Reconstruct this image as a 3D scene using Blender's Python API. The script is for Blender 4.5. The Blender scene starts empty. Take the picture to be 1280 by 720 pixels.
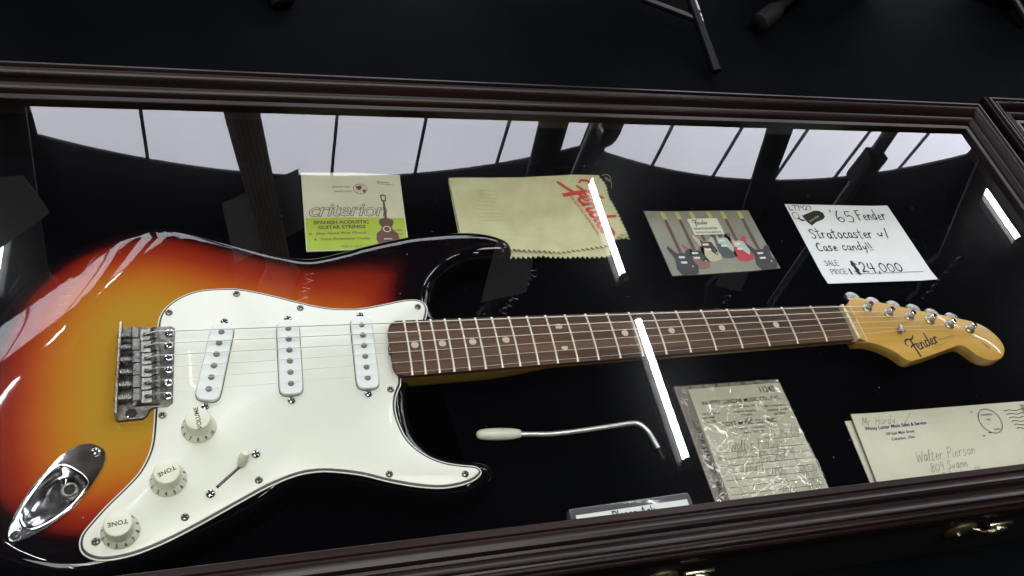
import bpy, math, random
import numpy as np
from mathutils import Vector, Matrix
from mathutils.geometry import delaunay_2d_cdt

# ------------------------------------------------------------------ camera, world, exposure, main lights
random.seed(7)
SC = bpy.context.scene
COL = SC.collection
S = 0.001                                   # everything below is written in millimetres
cam_d = bpy.data.cameras.new('camera')
cam = bpy.data.objects.new('camera', cam_d)
COL.objects.link(cam)
cam_d.sensor_width = 36.0
cam_d.lens = 29.8523
cam_d.clip_start = 0.02
cam_d.clip_end = 60.0
cam.matrix_world = Matrix(((0.95177, 0.03161, -0.30518, -0.59126),
                           (-0.20371, 0.80892, -0.55150, -0.38065),
                           (0.22943, 0.58707, 0.77634, 0.61408),
                           (0, 0, 0, 1)))
SC.camera = cam
world = bpy.data.worlds.new('World')
SC.world = world
world.use_nodes = True
world.node_tree.nodes['Background'].inputs[0].default_value = (0.55, 0.62, 0.85, 1)
world.node_tree.nodes['Background'].inputs[1].default_value = 0.007
SC.view_settings.view_transform = 'Standard'
SC.view_settings.look = 'None'
SC.view_settings.exposure = 0.0
SC.view_settings.gamma = 1.0
SC.view_settings.use_curve_mapping = False
SC.cycles.max_bounces = 8
SC.cycles.transparent_max_bounces = 12
SC.cycles.caustics_reflective = False
SC.cycles.sample_clamp_indirect = 4.0
SC.cycles.use_adaptive_sampling = False
SC.cycles.use_denoising = True
SC.cycles.denoising_input_passes = 'RGB_ALBEDO_NORMAL'


def area(name, loc, target, sx, sy, power, col):
    ld = bpy.data.lights.new(name, 'AREA')
    ld.shape = 'RECTANGLE'
    ld.size, ld.size_y = sx, sy
    ld.energy = power
    ld.color = col
    o = bpy.data.objects.new(name, ld)
    COL.objects.link(o)
    o.location = Vector(loc)
    o.rotation_euler = (Vector(target) - Vector(loc)).to_track_quat('-Z', 'Y').to_euler()
    return o


# large area lamps added as soft main fill, above and behind the photographer
area('overhead_fill', (-0.2, -0.5, 4.3), (-0.4, 0, 0), 3.0, 1.2, 116, (1.0, 0.97, 0.91))
area('overhead_fill', (-2.2, -1.4, 4.3), (-0.4, 0, 0), 1.2, 2.0, 50, (1.0, 0.97, 0.92))

# ------------------------------------------------------------------ materials


def mat(name, col=(0.5, 0.5, 0.5), rough=0.5, metal=0.0, coat=0.0, spec=0.5, emit=None, es=0.0):
    m = bpy.data.materials.new(name)
    m.use_nodes = True
    b = m.node_tree.nodes['Principled BSDF']
    b.inputs['Base Color'].default_value = (*col, 1)
    b.inputs['Roughness'].default_value = rough
    b.inputs['Metallic'].default_value = metal
    b.inputs['Coat Weight'].default_value = coat
    b.inputs['Coat Roughness'].default_value = 0.04
    b.inputs['Specular IOR Level'].default_value = spec
    if emit:
        b.inputs['Emission Color'].default_value = (*emit, 1)
        b.inputs['Emission Strength'].default_value = es
    return m


def nd(m, t, **kw):
    n = m.node_tree.nodes.new(t)
    for k, v in kw.items():
        setattr(n, k, v)
    return n


def ln(m, a, b):
    m.node_tree.links.new(a, b)


def bsdf(m):
    return m.node_tree.nodes['Principled BSDF']


def coords(m, scale=(1, 1, 1), kind='Object'):
    tc = nd(m, 'ShaderNodeTexCoord')
    mp = nd(m, 'ShaderNodeMapping')
    mp.inputs['Scale'].default_value = scale
    ln(m, tc.outputs[kind], mp.inputs['Vector'])
    return mp.outputs['Vector']


def noise(m, vec, scale, detail=4, rough=0.55):
    n = nd(m, 'ShaderNodeTexNoise')
    n.inputs['Scale'].default_value = scale
    n.inputs['Detail'].default_value = detail
    n.inputs['Roughness'].default_value = rough
    ln(m, vec, n.inputs['Vector'])
    return n.outputs['Fac']


def ramp(m, fac, stops, interp='LINEAR'):
    r = nd(m, 'ShaderNodeValToRGB')
    r.color_ramp.interpolation = interp
    el = r.color_ramp.elements
    while len(el) < len(stops):
        el.new(0.5)
    for e, (p, c) in zip(el, stops):
        e.position = p
        e.color = (*c, 1) if len(c) == 3 else c
    ln(m, fac, r.inputs['Fac'])
    return r.outputs['Color']


def bump(m, h, strength, dist=0.001):
    b = nd(m, 'ShaderNodeBump')
    b.inputs['Strength'].default_value = strength
    b.inputs['Distance'].default_value = dist
    ln(m, h, b.inputs['Height'])
    ln(m, b.outputs['Normal'], bsdf(m).inputs['Normal'])


def noisy(name, c0, c1, scale, rough=0.5, stretch=(1, 1, 1), bmp=0.0, bscale=None, bd=0.001, rr=None, **kw):
    """a material with uneven colour, roughness and a fine relief"""
    m = mat(name, c0, rough, **kw)
    v = coords(m, stretch)
    f = noise(m, v, scale)
    ln(m, ramp(m, f, [(0.3, c0), (0.7, c1)]), bsdf(m).inputs['Base Color'])
    if rr:
        mr = nd(m, 'ShaderNodeMapRange')
        mr.inputs['To Min'].default_value, mr.inputs['To Max'].default_value = rr
        ln(m, f, mr.inputs['Value'])
        ln(m, mr.outputs['Result'], bsdf(m).inputs['Roughness'])
    if bmp:
        bump(m, noise(m, v, bscale or scale * 4, 6), bmp, bd)
    return m


M = {}
M['velvet'] = noisy('black velvet', (0.0008, 0.0009, 0.0016), (0.0022, 0.0023, 0.0032), 900, 0.95, bmp=0.3, bscale=2500, spec=0.0)
M['cloth_black'] = noisy('black table cloth', (0.0011, 0.0017, 0.0026), (0.0024, 0.0032, 0.0046), 9, 0.8, bmp=0.5, bscale=700, spec=0.035)


def wood_frame(name, st):
    m = noisy(name, (0.0045, 0.0026, 0.0024), (0.017, 0.0074, 0.0058), 34, 0.3, stretch=st, bmp=0.2, bscale=110, bd=0.0005,
              rr=(0.24, 0.44), coat=0.06)
    bsdf(m).inputs['Coat Roughness'].default_value = 0.16
    bsdf(m).inputs['Specular IOR Level'].default_value = 0.22
    return m


M['frame_x'] = wood_frame('dark mahogany lengthwise', (0.12, 4, 4))
M['frame_y'] = wood_frame('dark mahogany crosswise', (4, 0.12, 4))
M['case_side'] = noisy('stained case side', (0.0045, 0.0036, 0.0026), (0.009, 0.0068, 0.005), 30, 0.55, stretch=(0.2, 3, 3), bmp=0.1)
M['brass'] = noisy('nickel plated brass', (0.55, 0.50, 0.36), (0.75, 0.70, 0.56), 200, 0.28, metal=1.0, bmp=0.1)
M['olive_brass'] = noisy('tarnished brass', (0.10, 0.09, 0.045), (0.18, 0.16, 0.08), 150, 0.45, metal=0.7)
M['chrome'] = noisy('chrome', (0.66, 0.66, 0.68), (0.80, 0.80, 0.82), 150, 0.1, metal=1.0, rr=(0.05, 0.16))
M['nickel'] = noisy('aged nickel', (0.22, 0.21, 0.195), (0.46, 0.445, 0.41), 320, 0.32, metal=1.0, bmp=0.25, bscale=800, bd=0.0003, rr=(0.2, 0.42))
M['nickel_dark'] = noisy('tarnished nickel', (0.06, 0.057, 0.053), (0.19, 0.183, 0.172), 260, 0.36, metal=1.0, bmp=0.3, bscale=900, bd=0.0003)
M['fretwire'] = mat('fret wire', (0.70, 0.62, 0.52), 0.42, 0.6)
M['steel'] = mat('string steel', (0.74, 0.70, 0.62), 0.4, 0.78)
M['dull_steel'] = mat('dull string', (0.03, 0.028, 0.025), 0.6, 0.3)
M['arm_chrome'] = mat('satin chrome', (0.80, 0.80, 0.79), 0.32, 0.75)
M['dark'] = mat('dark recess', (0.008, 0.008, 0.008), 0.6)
M['pole'] = noisy('alnico magnet', (0.13, 0.13, 0.125), (0.22, 0.22, 0.21), 500, 0.5, metal=0.6)
M['pg_white'] = noisy('aged white plastic', (0.655, 0.66, 0.585), (0.725, 0.725, 0.645), 9, 0.3, coat=0.15, rr=(0.24, 0.40))
M['pg_black'] = mat('black ply', (0.012, 0.012, 0.012), 0.4)
M['pu_white'] = noisy('pickup cover plastic', (0.70, 0.725, 0.71), (0.75, 0.77, 0.755), 40, 0.34)
M['knob'] = noisy('aged knob plastic', (0.66, 0.665, 0.54), (0.72, 0.72, 0.60), 60, 0.35)
M['knob_ink'] = mat('worn gold-black ink', (0.06, 0.06, 0.045), 0.6)
M['rosewood'] = noisy('rosewood', (0.026, 0.012, 0.006), (0.125, 0.066, 0.038), 60, 0.6, spec=0.22, stretch=(0.09, 1.6, 1.0), bmp=0.35, bscale=160, bd=0.0004)
M['clay'] = mat('clay dot', (0.52, 0.43, 0.33), 0.7)
M['bone'] = mat('aged bone nut', (0.72, 0.58, 0.36), 0.45)
M['rubber'] = mat('black rubber', (0.009, 0.009, 0.010), 0.6, spec=0.3)
M['stand'] = mat('black powder coat', (0.006, 0.006, 0.008), 0.4, spec=0.3)
M['stand_print'] = mat('white print', (0.75, 0.78, 0.82), 0.6)
M['ink'] = mat('black ink', (0.012, 0.012, 0.014), 0.7)
M['ink_blue'] = mat('blue black ink', (0.03, 0.03, 0.09), 0.7)
M['ink_grey'] = mat('faded grey ink', (0.16, 0.155, 0.14), 0.8)
M['ink_red'] = mat('red print', (0.50, 0.045, 0.02), 0.75)
M['ink_brown'] = mat('brown print', (0.12, 0.055, 0.05), 0.7)
M['lime'] = noisy('lime print', (0.31, 0.41, 0.03), (0.37, 0.48, 0.05), 60, 0.6)
M['sign_paper'] = noisy('white card', (0.72, 0.73, 0.75), (0.77, 0.78, 0.80), 25, 0.55)
M['packet_paper'] = noisy('yellowed packet paper', (0.52, 0.50, 0.37), (0.62, 0.60, 0.46), 22, 0.6)
M['envelope_paper'] = noisy('envelope paper', (0.50, 0.48, 0.37), (0.58, 0.56, 0.45), 14, 0.7, bmp=0.1, bscale=900, bd=0.0002)
M['receipt_paper'] = noisy('receipt paper', (0.52, 0.50, 0.37), (0.61, 0.59, 0.46), 18, 0.65)
M['receipt_back'] = noisy('brown card', (0.20, 0.175, 0.14), (0.27, 0.24, 0.19), 30, 0.6)
M['ask_paper'] = mat('label white', (0.66, 0.67, 0.66), 0.5)
M['grey_board'] = mat('grey board', (0.24, 0.25, 0.28), 0.6)
M['tube'] = mat('fluorescent tube', (0.9, 0.9, 0.9), 0.4, emit=(0.94, 0.96, 1.0), es=75)
M['pane'] = mat('daylit frosted pane', (0.5, 0.5, 0.55), 0.5)
M['mullion'] = mat('dark window bar', (0.02, 0.022, 0.032), 0.5)
M['hall_dark'] = mat('dark painted hall', (0.004, 0.004, 0.005), 0.9, spec=0.1)
M['fixture'] = mat('painted lamp housing', (0.02, 0.02, 0.02), 0.6)

# daylight panes: even white sky behind frosted sheet, with a faint sheet texture
pm = M['pane']
pv = coords(pm, (0.5, 0.5, 0.5))
pc = ramp(pm, noise(pm, pv, 1.4, 5), [(0.3, (0.66, 0.67, 0.765)), (0.7, (0.76, 0.77, 0.85))])
ln(pm, pc, bsdf(pm).inputs['Emission Color'])
bsdf(pm).inputs['Emission Strength'].default_value = 8.0

# sunburst lacquer: the sprayed bands follow the distance from the body's edge
m = M['burst'] = mat('three colour sunburst lacquer', (0.5, 0.2, 0.02), 0.5, coat=1.0, spec=0.0)
bsdf(m).inputs['Coat Roughness'].default_value = 0.025
at = nd(m, 'ShaderNodeAttribute', attribute_name='edge')
nz = noise(m, coords(m, (0.6, 6, 1)), 14, 5)
add = nd(m, 'ShaderNodeMath', operation='MULTIPLY_ADD')
ln(m, nz, add.inputs[0])
add.inputs[1].default_value = 0.05
ln(m, at.outputs['Fac'], add.inputs[2])
ln(m, ramp(m, add.outputs[0], [(0.0, (0.0025, 0.002, 0.003)), (0.07, (0.004, 0.002, 0.003)), (0.12, (0.022, 0.003, 0.003)),
                               (0.19, (0.14, 0.010, 0.005)), (0.33, (0.25, 0.024, 0.008)), (0.47, (0.35, 0.068, 0.011)),
                               (0.66, (0.40, 0.150, 0.015)), (0.88, (0.385, 0.205, 0.021))]), bsdf(m).inputs['Base Color'])

# amber maple
M['maple'] = noisy('amber tinted maple', (0.43, 0.235, 0.030), (0.55, 0.325, 0.058), 24, 0.3, stretch=(0.25, 2.2, 1), coat=0.6)
M['maple_neck'] = noisy('amber tinted maple neck', (0.24, 0.14, 0.022), (0.34, 0.20, 0.036), 24, 0.3, stretch=(0.2, 2.5, 1), coat=0.6)

# polishing cloth
m = M['flannel'] = noisy('yellow flannel', (0.47, 0.45, 0.26), (0.57, 0.55, 0.34), 38, 0.95, bmp=0.5, bscale=700, bd=0.0006, spec=0.1)
bsdf(m).inputs['Sheen Weight'].default_value = 0.25

# lid glass: both faces' reflection taken together on the top face, clear inside
m = M['glass'] = bpy.data.materials.new('lid glass')
m.use_nodes = True
nt = m.node_tree
nt.nodes.clear()
out = nt.nodes.new('ShaderNodeOutputMaterial')
mix = nt.nodes.new('ShaderNodeMixShader')
tr = nt.nodes.new('ShaderNodeBsdfTransparent')
tr.inputs[0].default_value = (0.965, 0.985, 0.97, 1)
gl = nt.nodes.new('ShaderNodeBsdfGlossy')
gl.inputs['Roughness'].default_value = 0.0
gl.inputs['Color'].default_value = (1, 1, 1, 1)
gl2 = nt.nodes.new('ShaderNodeBsdfGlossy')            # wiping haze on the glass
gl2.inputs['Roughness'].default_value = 0.16
gm_ = nt.nodes.new('ShaderNodeMixShader')
hz_tc = nt.nodes.new('ShaderNodeTexCoord')
hz_n = nt.nodes.new('ShaderNodeTexNoise')
hz_n.inputs['Scale'].default_value = 5.0
hz_n.inputs['Detail'].default_value = 5
hz_r = nt.nodes.new('ShaderNodeMapRange')
hz_r.inputs['From Min'].default_value = 0.35
hz_r.inputs['From Max'].default_value = 0.75
hz_r.inputs['To Min'].default_value = 0.012
hz_r.inputs['To Max'].default_value = 0.075


def schlick(nt, k):
    lw = nt.nodes.new('ShaderNodeLayerWeight')
    pw = nt.nodes.new('ShaderNodeMath')
    pw.operation = 'POWER'
    pw.inputs[1].default_value = 5.0
    nt.links.new(lw.outputs['Facing'], pw.inputs[0])
    ml = nt.nodes.new('ShaderNodeMath')
    ml.operation = 'MULTIPLY_ADD'
    ml.inputs[1].default_value = 0.96 * k
    ml.inputs[2].default_value = 0.04 * k
    ml.use_clamp = True
    nt.links.new(pw.outputs[0], ml.inputs[0])
    return ml.outputs[0]


for a, b in ((hz_tc.outputs['Object'], hz_n.inputs['Vector']), (hz_n.outputs['Fac'], hz_r.inputs['Value']), (hz_r.outputs['Result'], gm_.inputs[0]),
             (gl.outputs[0], gm_.inputs[1]), (gl2.outputs[0], gm_.inputs[2]), (schlick(nt, 1.85), mix.inputs[0]), (tr.outputs[0], mix.inputs[1]),
             (gm_.outputs[0], mix.inputs[2])):
    nt.links.new(a, b)
vo = nt.nodes.new('ShaderNodeTexVoronoi')              # sparse dust specks lying on the lid
vo.inputs['Scale'].default_value = 85.0
sep = nt.nodes.new('ShaderNodeSeparateColor')
near = nt.nodes.new('ShaderNodeMath')
near.operation = 'LESS_THAN'
near.inputs[1].default_value = 0.032
few = nt.nodes.new('ShaderNodeMath')
few.operation = 'GREATER_THAN'
few.inputs[1].default_value = 0.86
both = nt.nodes.new('ShaderNodeMath')
both.operation = 'MULTIPLY'
dust = nt.nodes.new('ShaderNodeBsdfDiffuse')
dust.inputs[0].default_value = (0.4, 0.4, 0.42, 1)
dm = nt.nodes.new('ShaderNodeMixShader')
for a, b in ((hz_tc.outputs['Object'], vo.inputs['Vector']), (vo.outputs['Distance'], near.inputs[0]), (vo.outputs['Color'], sep.inputs[0]),
             (sep.outputs[0], few.inputs[0]), (near.outputs[0], both.inputs[0]), (few.outputs[0], both.inputs[1]), (both.outputs[0], dm.inputs[0]),
             (mix.outputs[0], dm.inputs[1]), (dust.outputs[0], dm.inputs[2]), (dm.outputs[0], out.inputs[0])):
    nt.links.new(a, b)
m = M['glass_clear'] = bpy.data.materials.new('glass underside')
m.use_nodes = True
nt = m.node_tree
nt.nodes.clear()
out = nt.nodes.new('ShaderNodeOutputMaterial')
tr = nt.nodes.new('ShaderNodeBsdfTransparent')
nt.links.new(tr.outputs[0], out.inputs[0])


def film(name, amount, rough, white=0.0):
    """clear plastic: see-through with a gloss on top"""
    m = bpy.data.materials.new(name)
    m.use_nodes = True
    nt = m.node_tree
    nt.nodes.clear()
    out = nt.nodes.new('ShaderNodeOutputMaterial')
    mix = nt.nodes.new('ShaderNodeMixShader')
    tr = nt.nodes.new('ShaderNodeBsdfTransparent')
    tr.inputs[0].default_value = (0.93, 0.93, 0.93, 1)
    gl = nt.nodes.new('ShaderNodeBsdfGlossy')
    gl.inputs['Roughness'].default_value = rough
    nt.links.new(schlick(nt, amount), mix.inputs[0])
    nt.links.new(tr.outputs[0], mix.inputs[1])
    nt.links.new(gl.outputs[0], mix.inputs[2])
    nt.links.new(mix.outputs[0], out.inputs[0])
    return m, nt, gl


M['acrylic'] = mat('grey clear acrylic', (0.085, 0.085, 0.09), 0.15, coat=0.6)
fm, nt, gl = film('crinkled clear sleeve', 1.9, 0.05)
tc = nt.nodes.new('ShaderNodeTexCoord')
n1 = nt.nodes.new('ShaderNodeTexNoise')
n1.inputs['Scale'].default_value = 26
n1.inputs['Detail'].default_value = 1.5
n1.inputs['Distortion'].default_value = 2.2
bp_ = nt.nodes.new('ShaderNodeBump')
bp_.inputs['Strength'].default_value = 1.0
bp_.inputs['Distance'].default_value = 0.006
nt.links.new(tc.outputs['Object'], n1.inputs['Vector'])
nt.links.new(n1.outputs['Fac'], bp_.inputs['Height'])
nt.links.new(bp_.outputs['Normal'], gl.inputs['Normal'])
M['sleeve'] = fm

# ------------------------------------------------------------------ mesh helpers
BASE = {}


class MB:
    def __init__(self):
        self.v, self.f, self.mi, self.cur = [], [], [], 0

    def face(self, idx):
        self.f.append(tuple(idx))
        self.mi.append(self.cur)

    def add(self, verts, faces):
        o = len(self.v)
        self.v += [tuple(p) for p in verts]
        for f in faces:
            self.face([i + o for i in f])

    def box(self, x0, x1, y0, y1, z0, z1, b=0.0):
        if b <= 0:
            self.add([(x0, y0, z0), (x1, y0, z0), (x1, y1, z0), (x0, y1, z0), (x0, y0, z1), (x1, y0, z1), (x1, y1, z1), (x0, y1, z1)],
                     [(3, 2, 1, 0), (4, 5, 6, 7), (0, 1, 5, 4), (1, 2, 6, 5), (2, 3, 7, 6), (3, 0, 4, 7)])
        else:
            self.slab([(x0 + b * .4, y0), (x1 - b * .4, y0), (x1, y0 + b * .4), (x1, y1 - b * .4), (x1 - b * .4, y1), (x0 + b * .4, y1), (x0, y1 - b * .4), (x0, y0 + b * .4)], z1, z0, b, 0, 2)

    def loops(self, rings, closed=True, cap0=False, cap1=False):
        o = len(self.v)
        n = len(rings[0])
        for r in rings:
            self.v += [tuple(p) for p in r]
        for k in range(len(rings) - 1):
            for i in range(n if closed else n - 1):
                j = (i + 1) % n
                a = o + k * n
                b = a + n
                self.face((a + i, a + j, b + j, b + i))
        if cap0:
            self.face([o + i for i in range(n)][::-1])
        if cap1:
            b = o + (len(rings) - 1) * n
            self.face([b + i for i in range(n)])

    def slab(self, poly, ztop, zbot, rt=1.0, rb=0.0, nr=3, zfun=None):
        """upright plate with rounded top and bottom edges; poly anticlockwise"""
        poly = ccw(poly)
        rings = []
        if rb > 0:
            for k in range(nr + 1):
                a = math.pi / 2 * k / nr
                rings.append([(x, y, zbot + rb * (1 - math.sin(a))) for x, y in inset(poly, rb * (1 - math.cos(a)) * 1.0)][:])
            rings = [[(x, y, zbot + rb * (1 - math.cos(math.pi / 2 * k / nr))) for x, y in inset(poly, rb * (1 - math.sin(math.pi / 2 * k / nr)))] for k in range(nr + 1)]
        else:
            rings.append([(x, y, zbot) for x, y in poly])
        if rt > 0:
            for k in range(nr + 1):
                a = math.pi / 2 * k / nr
                rings.append([(x, y, ztop - rt * (1 - math.sin(a))) for x, y in inset(poly, rt * (1 - math.cos(a)))])
        else:
            rings.append([(x, y, ztop) for x, y in poly])
        if zfun:
            rings = [[(x, y, z + zfun(x, y)) for x, y, z in r] for r in rings]
        self.loops(rings, True, True, True)

    def lathe(self, c, prof, n=20, axis='z', cap=True):
        rings = []
        for r, h in prof:
            ring = []
            for i in range(n):
                a = 2 * math.pi * i / n
                p = (r * math.cos(a), r * math.sin(a), h)
                if axis == 'x':
                    p = (h, r * math.cos(a), r * math.sin(a))
                elif axis == 'y':
                    p = (r * math.sin(a), h, r * math.cos(a))
                ring.append((c[0] + p[0], c[1] + p[1], c[2] + p[2]))
            rings.append(ring)
        self.loops(rings, True, cap, cap)

    def tube(self, pts, r, n=8, cap=True):
        pts = [Vector(p) for p in pts]
        rs = r if isinstance(r, (list, tuple)) else [r] * len(pts)
        rings = []
        up = Vector((0, 0, 1))
        for k, p in enumerate(pts):
            t = (pts[min(k + 1, len(pts) - 1)] - pts[max(k - 1, 0)]).normalized()
            u = up if abs(t.dot(up)) < 0.95 else Vector((1, 0, 0))
            a = t.cross(u).normalized()
            b = a.cross(t).normalized()
            rings.append([tuple(p + (a * math.cos(2 * math.pi * i / n) + b * math.sin(2 * math.pi * i / n)) * rs[k]) for i in range(n)])
        self.loops(rings, True, cap, cap)

    def build(self, name, mats, parent=None, sharp=35, base=None):
        b = np.array(BASE.get(parent.name, (0, 0, 0)) if parent else (base or (0, 0, 0)), float)
        me = bpy.data.meshes.new(name)
        me.from_pydata(((np.array(self.v, float) - b) * S).tolist(), [], self.f)
        for mm in (mats if isinstance(mats, (list, tuple)) else [mats]):
            me.materials.append(mm)
        me.polygons.foreach_set('material_index', self.mi)
        me.polygons.foreach_set('use_smooth', [True] * len(self.f))
        me.set_sharp_from_angle(angle=math.radians(sharp))
        me.update()
        o = bpy.data.objects.new(name, me)
        COL.objects.link(o)
        if parent:
            o.parent = parent
        else:
            o.location = Vector(b) * S
        BASE[o.name] = tuple(b)
        return o


def ccw(p):
    a = sum(p[i][0] * p[(i + 1) % len(p)][1] - p[(i + 1) % len(p)][0] * p[i][1] for i in range(len(p)))
    return list(p) if a > 0 else list(p)[::-1]


def inset(poly, d):
    """anticlockwise polygon moved inwards by d"""
    if d == 0:
        return list(poly)
    P = np.array(poly, float)
    n = len(P)
    res = []
    for i in range(n):
        e0 = P[i] - P[i - 1]
        e1 = P[(i + 1) % n] - P[i]
        n0 = np.array((-e0[1], e0[0])) / (np.linalg.norm(e0) + 1e-9)
        n1 = np.array((-e1[1], e1[0])) / (np.linalg.norm(e1) + 1e-9)
        b = n0 + n1
        k = max(1 + n0 @ n1, 0.5)
        res.append(tuple(P[i] + b / k * d))
    return res


def spline(pts, step=3.0, closed=True):
    """Catmull-Rom through pts, resampled at an even step"""
    P = [np.array(p, float) for p in pts]
    n = len(P)
    out = []
    for i in range(n if closed else n - 1):
        g = (lambda k: P[k % n]) if closed else (lambda k: P[min(max(k, 0), n - 1)])
        p0, p1, p2, p3 = g(i - 1), g(i), g(i + 1), g(i + 2)
        for t in np.linspace(0, 1, 14, endpoint=False):
            out.append(0.5 * (2 * p1 + (p2 - p0) * t + (2 * p0 - 5 * p1 + 4 * p2 - p3) * t * t + (3 * p1 - p0 - 3 * p2 + p3) * t ** 3))
    out.append(P[0] if closed else P[-1])
    A = np.array(out)
    d = np.concatenate([[0], np.cumsum(np.linalg.norm(np.diff(A, axis=0), axis=1))])
    k = max(int(d[-1] / step), 4)
    q = np.linspace(0, d[-1], k + 1)
    R = np.stack([np.interp(q, d, A[:, c]) for c in range(A.shape[1])], 1)
    if closed:
        R = R[:-1]
    return [tuple(p) for p in R]


def rounded_rect(x0, x1, y0, y1, r, n=5):
    out = []
    for cx, cy, a0 in ((x1 - r, y1 - r, 0), (x0 + r, y1 - r, 90), (x0 + r, y0 + r, 180), (x1 - r, y0 + r, 270)):
        for k in range(n + 1):
            a = math.radians(a0 + 90 * k / n)
            out.append((cx + r * math.cos(a), cy + r * math.sin(a)))
    return out


def tag(o, label, cat, group=None, kind=None):
    if label:
        o['label'] = label
    if cat:
        o['category'] = cat
    if group:
        o['group'] = group
    if kind:
        o['kind'] = kind
    return o


def thing(name, label, cat, loc=(0, 0, 0), group=None):
    o = bpy.data.objects.new(name, None)
    o.empty_display_size = 0.05
    COL.objects.link(o)
    o.location = Vector(loc) * S
    BASE[o.name] = tuple(loc)
    return tag(o, label, cat, group)


def copy_tree(o, shift, parent=None):
    c = o.copy()
    COL.objects.link(c)
    c.parent = parent
    if parent is None:
        c.location = o.location + Vector(shift) * S
        BASE[c.name] = tuple(np.array(BASE[o.name]) + np.array(shift))
    for ch in list(o.children):
        copy_tree(ch, shift, c)
    return c


# ------------------------------------------------------------------ lettering helpers
_tc = {}


def text_tris(txt, size, shear=0.0, bold=0.0, align='LEFT', space=1.0):
    key = (txt, size, shear, bold, align, space)
    if key in _tc:
        return _tc[key]
    c = bpy.data.curves.new('lettering_source', 'FONT')
    c.body = txt
    c.size = size
    c.shear = shear
    c.offset = bold
    c.align_x = align
    c.space_character = space
    c.resolution_u = 3
    o = bpy.data.objects.new('lettering_source', c)
    COL.objects.link(o)
    dg = bpy.context.evaluated_depsgraph_get()
    me = bpy.data.meshes.new_from_object(o.evaluated_get(dg))
    v = [(p.co.x, p.co.y) for p in me.vertices]
    f = [tuple(p.vertices) for p in me.polygons]
    bpy.data.objects.remove(o)
    bpy.data.curves.remove(c)
    bpy.data.meshes.remove(me)
    _tc[key] = (v, f)
    return v, f


class Print:
    """flat print (text, pen strokes, patches) laid on a surface given by pos(x, y) -> world point"""

    def __init__(self, pos, lift=0.25):
        self.pos, self.lift, self.mb = pos, lift, MB()

    def put(self, pts, faces):
        w = []
        for x, y in pts:
            X, Y, Z = self.pos(x, y)
            w.append((X, Y, Z + self.lift))
        self.mb.add(w, faces)

    def text(self, txt, x, y, size, rot=0.0, shear=0.0, bold=0.0, align='LEFT', sx=1.0, space=1.0):
        v, f = text_tris(txt, size, shear, bold, align, space)
        c, s = math.cos(math.radians(rot)), math.sin(math.radians(rot))
        self.put([(x + c * a * sx - s * b, y + s * a * sx + c * b) for a, b in v], f)
        return self

    def stroke(self, pts, w, smooth=True):
        if smooth and len(pts) > 2:
            P = [np.array(p, float) for p in pts]
            out = []
            for i in range(len(P) - 1):
                p0, p1, p2, p3 = P[max(i - 1, 0)], P[i], P[i + 1], P[min(i + 2, len(P) - 1)]
                for t in np.linspace(0, 1, 5, endpoint=False):
                    out.append(0.5 * (2 * p1 + (p2 - p0) * t + (2 * p0 - 5 * p1 + 4 * p2 - p3) * t * t + (3 * p1 - p0 - 3 * p2 + p3) * t ** 3))
            out.append(P[-1])
            pts = out
        P = np.array(pts, float)
        n = len(P)
        ws = np.full(n, w) if np.isscalar(w) else np.interp(np.linspace(0, 1, n), np.linspace(0, 1, len(w)), w)
        L, R = [], []
        for i in range(n):
            t = P[min(i + 1, n - 1)] - P[max(i - 1, 0)]
            t = t / (np.linalg.norm(t) + 1e-9)
            nn = np.array((-t[1], t[0])) * ws[i] / 2
            ext = -t * ws[i] * .3 if i == 0 else (t * ws[i] * .3 if i == n - 1 else 0)
            L.append(tuple(P[i] + nn + ext))
            R.append(tuple(P[i] - nn + ext))
        self.put(L + R, [(n + i, n + i + 1, i + 1, i) for i in range(n - 1)])
        return self

    def poly(self, pts):
        self.put(ccw(pts), [tuple(range(len(pts)))])
        return self

    def grid(self, x0, x1, y0, y1, nx=12, ny=4):
        pts = [(x0 + (x1 - x0) * i / nx, y0 + (y1 - y0) * j / ny) for j in range(ny + 1) for i in range(nx + 1)]
        self.put(pts, [(j * (nx + 1) + i, j * (nx + 1) + i + 1, (j + 1) * (nx + 1) + i + 1, (j + 1) * (nx + 1) + i) for j in range(ny) for i in range(nx)])
        return self

    def ring(self, cx, cy, r, w, n=28, sy=1.0):
        pts = [(cx + r * math.cos(2 * math.pi * i / n), cy + r * sy * math.sin(2 * math.pi * i / n)) for i in range(n + 1)]
        return self.stroke(pts, w, False)

    def disc(self, cx, cy, r, n=20, sy=1.0):
        return self.poly([(cx + r * math.cos(2 * math.pi * i / n), cy + r * sy * math.sin(2 * math.pi * i / n)) for i in range(n)])

    def hand(self, txt, x, y, h, w, slant=0.0, gap=0.12, rot=0.0, jit=0.02, fit=None):
        """pen lettering from the stroke alphabet"""
        c, s = math.cos(math.radians(rot)), math.sin(math.radians(rot))
        k = 1.0
        if fit:                                   # stretch the word to a given width
            tot = sum(.42 if q_ == ' ' else GLYPH[q_][0] + gap for q_ in txt) - gap
            k = fit / (tot * h)
        cx = 0.0
        rnd = random.Random(txt)
        for ch in txt:
            if ch == ' ':
                cx += 0.42
                continue
            wd, strokes = GLYPH[ch]
            jy = rnd.uniform(-jit, jit)
            js = 1 + rnd.uniform(-jit, jit) * 2
            for st in strokes:
                pts = [((cx + a + slant * b) * h * k, (b * js + jy) * h) for a, b in st]
                v1, v2, v3 = (rnd.uniform(.72, 1.25) for _ in range(3))
                self.stroke([(x + c * a - s * b, y + s * a + c * b) for a, b in pts], [w * v1, w * v2, w * v3], len(st) > 2)
            cx += wd + gap
        return self

    def build(self, name, material, parent, label=None):
        o = self.mb.build(name, material, parent, 180)
        if label:
            o['label'] = label
        return o


def line(*p):
    return list(p)


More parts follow.
